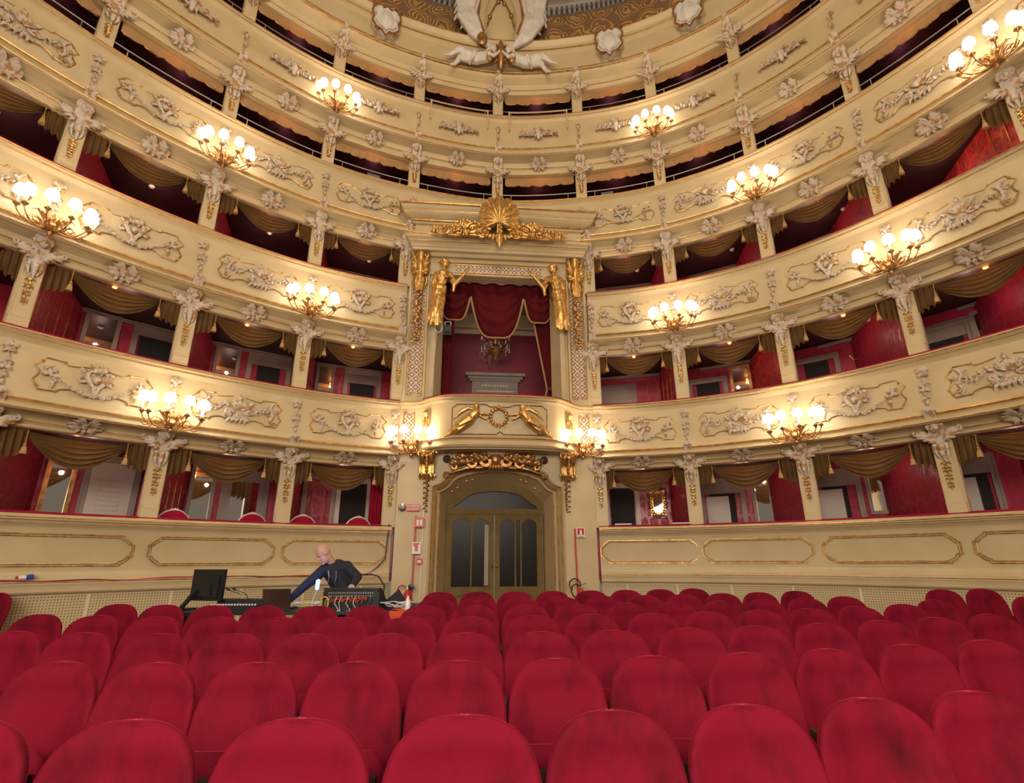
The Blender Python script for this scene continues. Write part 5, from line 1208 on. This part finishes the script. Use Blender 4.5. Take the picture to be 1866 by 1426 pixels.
# ================================================================== STALLS SEATS
def pillow(m, levels, half_t, bendf, n=28, mi=0, yoff=0.0, back=.75):
    # levels: (z, half width, thickness factor, y shift)
    vs = []; k = len(levels)
    for z, w, tf, ys in levels:
        for j in range(n):
            a = 2 * pi * j / n; ca, sa = cos(a), sin(a); x = w * (abs(ca) ** .62) * (1 if ca > 0 else -1); t_ = half_t * tf * (abs(sa) ** .8) * (1 if sa > 0 else -1) * (1 if sa < 0 else back)
            q = abs(x) / .25; y = t_ + yoff + ys - bendf * q ** 2.2
            vs.append(Vector((x, y, z)))
    fs = [tuple(range(n - 1, -1, -1)), tuple((k - 1) * n + j for j in range(n))]
    for i in range(k - 1):
        for j in range(n): fs.append((i * n + j, i * n + (j + 1) % n, (i + 1) * n + (j + 1) % n, (i + 1) * n + j))
    m.add(vs, fs, mi)
def seat_proto():
    root = thing('theatre_seat', '', 'seat', Matrix.Identity(4), 'crimson theatre seats of the stalls')
    m = MB(); lv = []
    zb, zt, W = .36, .950, .266
    for i in range(23):
        u = i / 22; z = zb + (zt - zb) * (1 - (1 - u) ** 2.0); v = (z - zb) / (zt - zb)
        w = W * (.90 + .10 * min(1, v / .35)) * max(.0, 1 - max(0, (v - .30) / .70) ** 4.3) ** (1 / 2.7)
        tf = min(1, (max(.02, 1 - v) / .13)) ** .5; lv.append((z, max(w, .02), max(tf, .12), .115 * v - .055 * max(0, (v - .72) / .28) ** 1.5))
    pillow(m, lv, .052, .075); m.build('backrest', 'seat_velvet', root, angle=180)
    m = MB(); lv = []
    for i in range(12):
        u = i / 11; z = .30 + .335 * u; tf = min(1, (1 - u) / .22 + .05) ** .5; w = .225 * (1 - .25 * max(0, (u - .75) / .25) ** 2); lv.append((z, w, max(tf, .25), -.155 - .035 * u))
    pillow(m, lv, .055, .0, n=24); s = m.build('seat_cushion', 'seat_velvet', root, angle=180)
    m = MB(); m.box(-.205, .205, -.012, .012, .0, .27, M=Matrix.Translation((0, -.222, .285)) @ Matrix.Rotation(.08, 4, 'X')); m.build('seat_board', 'dark_wood', s, smooth=False)
    m = MB(); m.box(-.270, -.236, -.22, .02, .565, .60); m.tube([(-.253, -.22, .583), (-.253, -.235, .565), (-.253, -.23, .53)], .017, 8); m.build('armrest', 'arm_wood', root)
    m = MB(); m.box(-.266, -.240, -.20, .06, .0, .565); m.box(-.27, -.236, -.30, .10, .0, .05); m.build('side_panel', 'dark_wood', root, smooth=False)
    m = MB(); m.box(-.24, .24, -.02, .03, .12, .40); m.build('back_frame', 'dark_wood', root, smooth=False)
    return root
C1, C2 = .09157691, .03568540
ROWS = [(2.08, [-1.80, -1.255, -.71, -.165, .34, .83, 1.32, 1.80, 2.28]),
 (3.03, [-2.298, -1.793, -1.289, -0.784, -0.279, 0.224, 0.736, 1.262, 1.78, 2.321, 2.905]),
 (3.99, [-3.525, -2.98, -2.414, -1.894, -1.39, -0.846, -0.321, 0.198, 0.705, 1.265, 1.793, 2.347, 2.915, 3.49, 4.131]),
 (4.95, [-4.292, -3.692, -3.102, -2.537, -1.987, -1.454, -0.895, -0.365, 0.175, 0.692, 1.248, 1.777, 2.304, 2.86, 3.429, 4.029]),
 (5.93, [-4.278, -3.714, -3.142, -2.571, -2.023, -1.484, -0.914, -0.394, 0.144, 0.668, 1.223, 1.764, 2.316, 2.855, 3.423, 4.006]),
 (6.91, [-0.918, -0.413, 0.092, 0.594, 1.119, 1.653, 2.191, 2.746, 3.304, 3.913]),
 (7.88, [-1.005, -0.487, 0.037, 0.56, 1.108, 1.628, 2.15, 2.674])]
RN = ['nearest', 'second', 'third', 'fourth', 'fifth', 'sixth', 'farthest']
proto = seat_proto(); first = True
for r, (c0, xs) in enumerate(ROWS):
    for i, x in enumerate(xs):
        y = c0 + C1 * x + C2 * x * x - .075; a = .14 * atan2(C1 + 2 * C2 * x, 1.0)
        M = Matrix.Translation((x, y, floor_z(y))) @ Matrix.Rotation(a, 4, 'Z') @ Matrix.Diagonal(((1.0 if x < 0 else .90) if r == 0 else .94 if r == 1 else 1, 1, 1, 1))
        L = 'crimson velvet theatre seat in %s row, %s from left' % (RN[r], ORD[i + 1])
        if first: proto.matrix_world = M; proto['label'] = L; first = False
        else: copy_of(proto, M, L)
for i, (x, y, a, L) in enumerate(((4.72, 6.30, 3, 'side block at right, the one next to the main rows'), (5.62, 7.35, 0, 'side block at right, standing clear against the perforated plinth'), (6.24, 7.46, 0, 'side block at right, second one against the plinth'),
                                  (5.70, 6.20, 3, 'side block at right, cut by the right edge'), (-6.72, 7.30, -4, 'alone at the far left edge by the plinth'))):
    copy_of(proto, Matrix.Translation((x, y, floor_z(y) + (.04 if i != 0 else 0))) @ Matrix.Rotation(radians(a), 4, 'Z'), 'crimson velvet seat, ' + L)

# ================================================================== MIXING DESK AT THE BACK LEFT
TZ = -.565
o = thing('desk', 'long trestle table with sound equipment behind the left rows', 'table', Matrix.Identity(4))
m = MB(); TM = Matrix.Translation((-2.62, 7.02, 0)) @ Matrix.Rotation(R(1.5), 4, 'Z')
m.box(-1.62, 1.42, -.34, .36, TZ - .035, TZ, M=TM); m.build('table_top', 'black_plastic', o, smooth=False)
for x in (-1.54, 1.32):
    for y in (-.28, .3): m = MB(); m.box(x - .025, x + .025, y - .025, y + .025, floor_z(7) - .01, TZ - .035, M=TM); m.build('leg', 'black_plastic', o, smooth=False)
def on_desk(x, y, z=TZ): return Matrix.Translation((x, y, z))
# monitor seen from behind
o = thing('monitor', 'black computer monitor seen from behind on the left end of the desk', 'monitor', on_desk(-3.83, 7.05) @ Matrix.Rotation(R(-14), 4, 'Z'))
m = MB(); m.box(-.23, .23, -.02, .03, .10, .47); m.box(-.19, .19, -.05, -.02, .14, .40); m.box(-.10, .10, -.07, -.05, .16, .30); m.build('screen_housing', 'black_plastic', o, smooth=False)
m = MB(); m.tube([(-.10, -.07, .22), (-.17, -.13, .08), (-.20, -.17, .01)], [.035, .03, .03], 6); m.box(-.30, -.10, -.26, -.02, 0, .02); m.build('stand', 'black_plastic', o)
# laptop with its lid up, seen from behind
o = thing('laptop', 'dark grey laptop with open lid seen from behind on the desk', 'laptop', on_desk(-2.90, 6.98))
m = MB(); m.box(-.17, .17, -.02, .22, 0, .02); m.build('base', 'black_plastic', o, smooth=False)
m = MB(); m.box(-.17, .17, -.008, .004, 0, .225, M=Matrix.Translation((0, -.02, .02)) @ Matrix.Rotation(R(12), 4, 'X')); l = m.build('lid', 'dark_wood', o, smooth=False)
m = MB(); m.lathe([(0, 0), (.018, 0), (.018, .002), (0, .002)], 12, (0, -.036, .12), M=Matrix.Rotation(pi / 2, 4, 'X')); m.build('lid_mark', 'steel', l)
# lighting console with small lamps on goosenecks
o = thing('control_desk', 'low black control console with two gooseneck lamps between monitor and laptop', 'console', on_desk(-3.38, 7.0))
m = MB(); m.box(-.30, .30, -.22, .22, 0, .06); m.box(-.32, .32, .08, .24, .05, .115); m.build('console_body', 'black_plastic', o, smooth=False)
m = MB()
for j in range(16): m.box(-.27 + .035 * j, -.255 + .035 * j, -.15, -.12, .06, .075)
m.build('faders', 'sign_white', o, smooth=False)
for sx in (-1, 1): m = MB(); m.tube([(sx * .06, .1, .11), (sx * .03, .08, .17), (-.06 + sx * .05, .04, .20), (-.12 + sx * .04, .02, .225)], .005, 5); m.cap((-.12 + sx * .04, .02, .225), (-.155 + sx * .04, .01, .245), .012, .012, 6); m.build('gooseneck_lamp', 'black_plastic', o)
# sound mixer with its patch bay side towards the hall
o = thing('sound_mixer', 'black sound mixer with rows of plugged cables before the person', 'mixer', on_desk(-1.93, 6.92) @ Matrix.Rotation(R(-3), 4, 'Z'))
m = MB(); m.box(-.32, .32, -.16, .22, 0, .04)
for sx in (-1, 1): m.prism([(-.16, 0), (-.16, .22), (-.05, .25), (.24, .05), (.24, 0)], -.012, .012, M=Matrix.Translation((sx * .33, 0, 0)) @ Matrix.Rotation(pi / 2, 4, 'Z'))
m.box(-.32, .32, -.15, -.13, .04, .24); m.box(-.34, .34, -.17, -.08, .235, .255); m.build('mixer_body', 'black_plastic', o, smooth=False)
m = MB()
for j in range(20):
    for z in (.20, .165): m.lathe([(0, 0), (.008, 0), (.008, .012), (0, .012)], 6, (-.27 + .028 * j, -.15, z), M=Matrix.Rotation(pi / 2, 4, 'X'))
m.build('sockets', 'steel', o)
rnd = random.Random(4)
for nm, mt, js in (('orange_cables', 'orange_cloth', range(3, 18)), ('white_cables', 'white_cable', (1, 4, 6, 9, 12)), ('yellow_cable', 'yellow_cable', (0,)), ('black_cables', 'black_plastic', (2, 11, 14, 16, 17, 19))):
    m = MB()
    for j in js:
        x = -.27 + .028 * j; zz = .165 if nm != 'orange_cables' else .145; m.tube([(x, -.16, zz), (x, -.20, zz - .01), (x - .02, -.21, .09 if nm != 'orange_cables' else .12 + .002 * j), (x + rnd.uniform(-.07, .05), -.19, .0 if nm != 'orange_cables' else .105 + .003 * j), (x + rnd.uniform(-.1, .06), -.18, .004 if nm != 'orange_cables' else .10)], .005, 5)
    if nm == 'yellow_cable': m.tube([(-.30 + .05 * cos(a), -.21, .09 + .07 * sin(a)) for a in [2 * pi * i / 16 for i in range(16)]], .008, 5, closed=True)
    m.build(nm, mt, o)
o = thing('music_stand', 'small tilted black tablet rest at the right of the mixer', 'stand', on_desk(-1.42, 6.98)); m = MB(); m.box(-.13, .13, -.008, .008, 0, .17, M=Matrix.Translation((0, 0, .02)) @ Matrix.Rotation(R(-40), 4, 'Y') @ Matrix.Rotation(R(-20), 4, 'X')); m.box(-.05, .05, -.05, .05, 0, .02); m.build('rest', 'black_plastic', o, smooth=False)
# glowing bottle-shaped lamp, teal adapter, loose leads, boxes and a red-topped bottle
o = thing('blue_torch', 'small lamp glowing blue on a bent stem at the left of the mixer', 'lamp', on_desk(-2.40, 6.86)); m = MB(); m.tube([(-.04, 0, 0), (-.03, 0, .10), (.0, 0, .2), (.01, 0, .24)], .006, 5); m.build('stem', 'white_cable', o)
m = MB(); m.cap((.01, 0, .25), (.015, 0, .33), .022, .026, 8); m.build('lamp_head', 'blue_led', o)
point_light('blue_lamp_light', (-2.41, 6.99, TZ + .32), 2.0, (.25, .35, 1.0), .03)
m = MB(); m.box(-.035, .035, -.02, .02, 0, .035); tag(m.build('adapter', 'teal_led', None, on_desk(-2.46, 6.84), smooth=False), 'small teal glowing adapter on the desk left of the mixer', 'adapter')
for i, (nm, mt, x0, n_, L) in enumerate((('white', 'white_cable', -2.45, 7, 'tangle of white leads on the desk left of the mixer'), ('orange', 'yellow_cable', -2.40, 3, 'yellow leads looping up to the mixer'), ('pale', 'white_cable', -1.42, 5, 'tangle of white leads at the right end of the desk'))):
    m = MB(); r2 = random.Random(20 + i)
    for j in range(n_):
        c = Vector((x0 + r2.uniform(-.12, .12), 6.86 + r2.uniform(-.06, .06), TZ + .012)); q = [c + Vector((.09 * cos(a) * r2.uniform(.6, 1.2), .06 * sin(a), .03 + .05 * abs(sin(a * .5 + j)))) for a in [2 * pi * k / 12 for k in range(11)]]; m.tube(q, .0055, 5)
    tag(m.build('loose_leads', mt), L, 'cables', 'loose leads on the desk')
m = MB(); m.box(-.10, .10, -.07, .07, 0, .05); m.box(-.07, .02, -.04, .04, .05, .075); tag(m.build('receiver_box', 'white_cable', None, on_desk(-1.36, 7.04), smooth=False), 'flat pale receiver box at the right end of the desk', 'box')
m = MB(); m.box(-.06, .06, -.06, .06, 0, .07); tag(m.build('black_box', 'black_plastic', None, on_desk(-1.20, 6.95), smooth=False), 'small black box at the right end of the desk', 'box')
o = thing('plastic_bottle', 'clear plastic bottle with orange glow at the right end of the desk', 'bottle', on_desk(-1.245, 6.72)); m = MB(); m.lathe([(0, 0), (.03, .0), (.032, .02), (.032, .11), (.012, .15), (.012, .17), (0, .17)], 12); m.build('bottle_body', 'glass_clear', o); m = MB(); m.lathe([(0, .168), (.014, .168), (.014, .185), (0, .185)], 10); m.build('cap', 'signal_red', o)
m = MB(); m.grid(lambda u, v: Vector((-.16 + .32 * u, -.10 + .22 * v, .01 + .012 * sin(9 * u) * cos(7 * v))), 12, 8); m.grid(lambda u, v: Vector((-.16 + .32 * u, -.10 - .008 * sin(12 * u), .01 - .25 * v)), 12, 6)
tag(m.build('orange_cloth', 'orange_cloth', None, on_desk(-1.28, 6.74, TZ - .0), angle=180), 'orange-red cloth draped over the right end of the desk', 'cloth')

# ------------------------------------------------------------------ the technician leaning over the desk
PM = Matrix.Translation((-2.36, 7.52, 0)); fz = floor_z(7.52)
o = thing('person', 'bald person in black hoodie leaning over mixing desk, one arm stretched left', 'person', PM)
m = MB()
hd = Vector((-.175, -.14, .10))                                           # centre of the head, face towards lower left
Rh = Matrix.Translation(hd) @ Matrix.Rotation(R(-50), 4, 'Z') @ Matrix.Rotation(R(38), 4, 'X') @ Matrix.Rotation(R(-10), 4, 'Y')
def hq(x, y, z): return Rh @ Vector((x, y, z))
m.blob((0, 0, 0), (.078, .095, .105), M=Rh @ Matrix.Translation((0, .01, .025)), nu=14, nv=10)
m.blob((0, 0, 0), (.060, .065, .085), M=Rh @ Matrix.Translation((0, -.025, -.055)), nu=12, nv=8)
m.blob((0, 0, 0), (.011, .020, .024), M=Rh @ Matrix.Translation((0, -.100, -.025)), nu=6, nv=5); m.blob((0, 0, 0), (.022, .012, .006), M=Rh @ Matrix.Translation((0, -.088, -.068)), nu=6, nv=4); m.blob((0, 0, 0), (.022, .012, .006), M=Rh @ Matrix.Translation((0, -.086, -.079)), nu=6, nv=4)
m.blob((0, 0, 0), (.026, .022, .018), M=Rh @ Matrix.Translation((0, -.075, -.112)), nu=8, nv=5)
for sx in (-1, 1):
    m.blob((0, 0, 0), (.022, .010, .008), M=Rh @ Matrix.Translation((sx * .030, -.082, .012)), nu=6, nv=4); m.blob((0, 0, 0), (.008, .018, .028), M=Rh @ Matrix.Translation((sx * .080, .01, -.02)), nu=8, nv=5)
m.cap(hq(0, .02, -.06), (-.06, .0, -.07), .055, .06)
m.cap((-.05, .0, -.12), (.06, .06, -.30), .13, .135); m.cap((.06, .06, -.30), (.10, .12, -.52), .135, .14)      # torso
SHL, SHR = (-.16, -.06, -.10), (.11, .0, -.07)
ELL, WRL = (-.37, -.22, -.33), (-.52, -.42, -.53); ELR, WRR = (.30, -.10, -.20), (.29, -.32, -.33)
def arm(m, S, E, W_, r0, r1, r2): m.cap(S, E, r0, r1); m.cap(E, W_, r1, r2)
arm(m, SHL, ELL, WRL, .058, .043, .028); arm(m, SHR, ELR, WRR, .058, .043, .028)
for sx in (-1, 1): m.cap((.10 + sx * .08, .12, -.52), (.10 + sx * .11, .06, -.95), .085, .06); m.cap((.10 + sx * .11, .06, -.95), (.10 + sx * .12, .12, fz + .08), .058, .042); m.cap((.10 + sx * .12, .14, fz + .04), (.09 + sx * .13, -.06, fz + .035), .04, .035)
def hand(W_, D, N_, bendz):
    # palm, four fingers of unequal length and a thumb leaving the side of the palm
    W_, D, N_ = Vector(W_), Vector(D).normalized(), Vector(N_).normalized(); S_ = D.cross(N_).normalized()
    m.cap(W_, W_ + D * .03, .027, .030); 
    for j, (l, off) in enumerate(((.062, -.027), (.072, -.009), (.068, .009), (.052, .026))):
        a = W_ + D * .055 + S_ * off; m.cap(W_ + D * .01 + S_ * off * .7, a, .014, .012, 6); b = a + D * l * .5 - N_ * .006; c = b + D * l * .45 - N_ * bendz; m.cap(a, b, .0095, .009, 6); m.cap(b, c, .009, .0075, 6)
    a = W_ + D * .015 + S_ * -.03; b = a + D * .03 - S_ * .022; m.cap(a, b, .012, .010, 6); m.cap(b, b + D * .028 - S_ * .004 - N_ * .01, .010, .008, 6)
hand(WRL, (-.40, -.45, -.20), (0, -.3, 1), .02); hand(WRR, (-.05, -.85, -.25), (0, -.2, 1), .025)
voxel(m.build('body', 'skin', o, angle=180), .007, 2)
def cover(name, mat, fn, vs=.010):
    q = MB(); fn(q); c = q.build(name, mat, o, angle=180); voxel(c, vs, 3); return c
def hood(q):
    q.cap((-.05, .01, -.13), (.06, .06, -.30), .150, .150); q.cap((.06, .06, -.30), (.10, .12, -.54), .150, .155); q.cap(SHL, SHR, .078, .082); q.cap((-.02, .05, -.10), (.08, .10, -.28), .13, .14)
    arm(q, SHR, ELR, (.292, -.29, -.315), .074, .060, .040)
    for t_ in range(7): a = pi * (t_ / 6) ; q.blob((-.04 + .10 * cos(a), .02 + .075 * sin(a), -.045 - .02 * cos(a)), (.045, .045, .04), nu=8, nv=5)
cover('hoodie', 'black_cloth', hood)
cover('left_sleeve', 'navy_cloth', lambda q: arm(q, SHL, ELL, tuple(Vector(WRL).lerp(Vector(ELL), .10)), .078, .058, .040))
cover('trousers', 'navy_cloth', lambda q: [q.cap((.10 - .04, .12, -.56), (.10 + .04, .12, -.56), .135, .135)] + [(q.cap((.10 + sx * .08, .12, -.54), (.10 + sx * .11, .06, -.95), .102, .078), q.cap((.10 + sx * .11, .06, -.95), (.10 + sx * .12, .12, fz + .12), .076, .065)) for sx in (-1, 1)])
for sx in (-1, 1): q = MB(); q.cap((.10 + sx * .12, .16, fz + .045), (.09 + sx * .13, -.10, fz + .04), .05, .045); q.build('shoe', 'black_plastic', o)
q = MB(); q.tube([(-.10, -.11, -.10), (-.06, -.165, -.20), (-.07, -.16, -.27)], .006, 5); q.tube([(.0, -.10, -.08), (.03, -.15, -.20), (.02, -.14, -.26)], .006, 5); q.build('drawstrings', 'steel', o)
q = MB(); a = Vector(WRR); q.tube([a + Vector((.036 * cos(t_), .0, .036 * sin(t_))) for t_ in [2 * pi * i / 14 for i in range(14)]], .010, 6, closed=True); q.blob(a + Vector((.01, .0, .036)), (.016, .014, .008)); q.build('wristwatch', 'steel', o)

# ================================================================== SAFETY EQUIPMENT ON THE PORTAL WALL
def R_(a, b, z): return ROYM @ Matrix.Translation((a, -b, z))
def tube_thing(name, pts, r, mat, label, cat, group=None):
    m = MB(); m.tube([Vector(p) for p in pts], r, 8); o = m.build(name, mat, None, ROYM.copy()); tag(o, label, cat, group); return o
def extinguisher(a, b, z, sc, label, reach):
    o = thing('fire_extinguisher', label, 'fire extinguisher', R_(a, b, z), 'fire extinguishers')
    m = MB(); m.lathe([(0, 0), (.075, 0), (.082, .02), (.082, .34), (.07, .39), (.03, .43), (.025, .46), (0, .46)], 18); m.build('cylinder', 'signal_red', o)
    m = MB(); m.box(-.02, .02, -.02, .02, .45, .50); m.tube([(0, 0, .49), (.05, -.02, .53), (.12, -.03, .55)], .010, 6); m.tube([(0, 0, .47), (.06, -.02, .48), (.12, -.03, .49)], .008, 6); m.build('valve_handle', 'steel' if reach < 0 else 'signal_red', o)
    m = MB(); m.tube([(0, 0, .48), (reach * .10, -.02, .53), (reach * .17, -.03, .50), (reach * .20, -.03, .40), (reach * .16, -.02, .32), (reach * .09, -.02, .26)], .013, 8); m.build('hose', 'black_plastic' if reach < 0 and sc == 1 else 'signal_red', o)
    if sc == 2: m = MB(); m.lathe([(0, 0), (.045, 0), (.06, .03), (0, .04)], 16, (.07, -.07, .50), M=Matrix.Rotation(pi / 2, 4, 'X')); m.build('discharge_horn', 'black_plastic', o)
    else: m = MB(); m.tube([(reach * (.12 + .0) + .11 * cos(t_), -.03, .52 + .11 * sin(t_)) for t_ in [radians(x) for x in range(-20, 250, 20)]], .013, 8); m.build('hose_loop', 'black_plastic', o)
    return o
extinguisher(-1.72, .30, floor_z(11) + .34, 2, 'red fire extinguisher with black horn left of the arched doorway', -1)
extinguisher(1.63, .32, floor_z(11) + .34, 1, 'red fire extinguisher with black hose loop right of the arched doorway', -1)
tube_thing('red_sign_post', [(-1.655, -.20, floor_z(11)), (-1.645, -.20, .86)], .014, 'signal_red', 'thin red post carrying the fire signs left of the arched doorway', 'post', 'red sign posts')
tube_thing('red_sign_post', [(1.60, -.20, floor_z(11)), (1.58, -.20, .62)], .014, 'signal_red', 'thin red post carrying the extinguisher sign right of the arched doorway', 'post', 'red sign posts')
m = MB(); m.tube([(-1.505, -.125, floor_z(11)), (-1.50, -.125, .60), (-1.50, -.125, 1.02), (-1.62, -.125, 1.02)], .013, 6); tag(m.build('white_conduit', 'sign_white', None, ROYM.copy()), 'white cable conduit running up beside the left edge of the doorway', 'conduit')
def text_on(root, s, size, M, mat='sign_white'):
    cu = bpy.data.curves.new('lettering', 'FONT'); cu.body = s; cu.size = size; cu.align_x = 'CENTER'; cu.align_y = 'CENTER'; cu.extrude = .001
    t_ = bpy.data.objects.new('lettering', cu); COL.objects.link(t_); bpy.context.view_layer.update()
    me = bpy.data.meshes.new_from_object(t_.evaluated_get(bpy.context.evaluated_depsgraph_get())); bpy.data.objects.remove(t_); me.materials.clear(); me.materials.append(MATS[mat])
    return obj('lettering', me, root, M @ Matrix.Rotation(pi / 2, 4, 'X'))
def sign(name, a, b, z, w, h_, label, pict=None, text=None, border=False, rot=0.0, mat='signal_red', strip_=False):
    o = thing(name, label, 'sign', R_(a, b, z) @ Matrix.Rotation(rot, 4, 'Z')); m = MB(); m.box(-w / 2, w / 2, -.006, .006, -h_ / 2, h_ / 2); m.build('plate', 'sign_white' if border else mat, o, smooth=False)
    if border: m = MB(); m.box(-w / 2 + .02, w / 2 - .02, -.009, -.006, -h_ / 2 + (.05 if strip_ else .02), h_ / 2 - .015); m.build('red_field', mat, o, smooth=False)
    if pict: m = MB(); pict(m); m.build('pictogram', 'sign_white', o, smooth=False)
    for s, size, dz, mt in (text or []): text_on(o, s, size, Matrix.Translation((0, -.012, dz)), mt)
    return o
def pic_ext(m):
    m.prism([(-.022, -.055), (.022, -.055), (.024, .02), (.012, .04), (-.012, .04), (-.024, .02)], -.012, -.009); m.box(-.008, .008, -.012, -.009, .04, .055); m.box(-.03, .0, -.012, -.009, .048, .058)
def pic_hose(m):
    m.box(-.055, -.012, -.012, -.006, -.06, .05); m.box(.012, .055, -.012, -.006, -.06, .05); m.box(-.045, -.03, -.0125, -.012, -.03, .03)
def pic_flame(m):
    m.prism([(-.065, -.05), (-.03, -.06), (-.02, -.02), (-.035, .01), (-.05, .05), (-.07, .01), (-.075, -.02)], -.012, -.009); m.box(.03, .07, -.012, -.009, -.06, .06); m.box(.042, .058, -.0125, -.012, -.02, .02)
sign('alarm_sign', -1.71, .20, 1.02, .27, .13, 'red rectangular fire alarm sign high on the wall left of the doorway', text=[('ALLARME', .062, .028, 'sign_white'), ('INCENDIO', .052, -.032, 'sign_white')])
o = thing('alarm_bell', 'round grey alarm bell left of the red alarm sign', 'alarm bell', R_(-1.935, .11, 1.03)); m = MB(); m.lathe([(0, 0), (.075, 0), (.08, .03), (.06, .05), (.02, .06), (0, .062)], 18, M=Matrix.Rotation(pi / 2, 4, 'X')); m.build('bell_dome', 'steel', o); m = MB(); m.lathe([(0, 0), (.02, 0), (.02, .02), (0, .02)], 10, (0, -.06, 0), M=Matrix.Rotation(pi / 2, 4, 'X')); m.build('bell_hub', 'grey_plastic', o)
sign('extinguisher_sign', -1.565, .24, .73, .19, .19, 'square red sign with white pictograms, upper one on the left red post', pic_hose)
sign('extinguisher_sign', -1.60, .24, .24, .17, .22, 'red and white sign with flame pictogram, lower one on the left red post', pic_flame, border=True, strip_=True)
o = sign('call_point', -1.535, .17, -.01, .11, .12, 'small red fire alarm call point box below the signs left of the doorway'); m = MB(); m.box(-.035, .035, -.014, -.006, -.02, .02); m.build('white_window', 'sign_white', o, smooth=False)
sign('extinguisher_sign', 1.69, .24, .54, .18, .19, 'white sign with a red field and extinguisher pictogram on the right red post', pic_ext, border=True, strip_=True, rot=.2, text=[('ESTINTORE', .022, -.078, 'black_plastic')])
# cables running along the ledge and down the wall at the left
def along(pts_): return [at(s, o_, z) for s, o_, z in pts_]
for i, (mt, dz, L) in enumerate((('black_plastic', 0.0, 'black cable sagging along the ledge of the left ground wall'), ('white_cable', -.012, 'pale cable along the ledge of the left ground wall'), ('signal_red', .012, 'thin red cable along the ledge of the left ground wall'))):
    m = MB(); pts_ = []
    for j in range(60):
        s = -4.4 + (3.25) * j / 59; pts_.append((s, .118, -.262 + dz + .012 * sin(s * 5 + i) + .008 * sin(s * 13)))
    m.tube(along(pts_), .009, 5); tag(m.build('wall_cable', mt), L, 'cable', 'cables on the left ledge')
m = MB(); m.tube(along([(-1.03, .10, .70), (-1.04, .15, .40), (-1.05, .16, .05), (-1.12, .17, -.12), (-1.20, .17, -.22), (-1.10, .17, -.28), (-1.04, .17, -.45), (-1.05, .17, -.8), (-1.02, .2, -1.2)]), .012, 6); m.tube(along([(-1.5, .15, -.26), (-1.3, .16, -.26), (-1.2, .17, -.23)]), .010, 6)
tag(m.build('hanging_cable', 'black_plastic'), 'bundle of black cable hanging down the corner left of the portal', 'cable')
o = thing('cable_plug', 'blue and white cable connector with red sleeve lying on the left ledge', 'connector', placed(-3.60, .17, -.20)); m = MB(); m.tube([(-.10, 0, .0), (-.02, 0, .0)], [.022, .026], 8); m.build('white_sleeve', 'sign_white', o); m = MB(); m.tube([(-.02, 0, 0), (.06, 0, .01)], [.034, .034], 8); m.blob((.02, 0, .02), (.04, .03, .02)); m.build('blue_plug', 'blue_cable', o); m = MB(); m.tube([(-.13, 0, -.002), (-.10, 0, 0)], .02, 8); m.build('red_sleeve', 'signal_red', o)
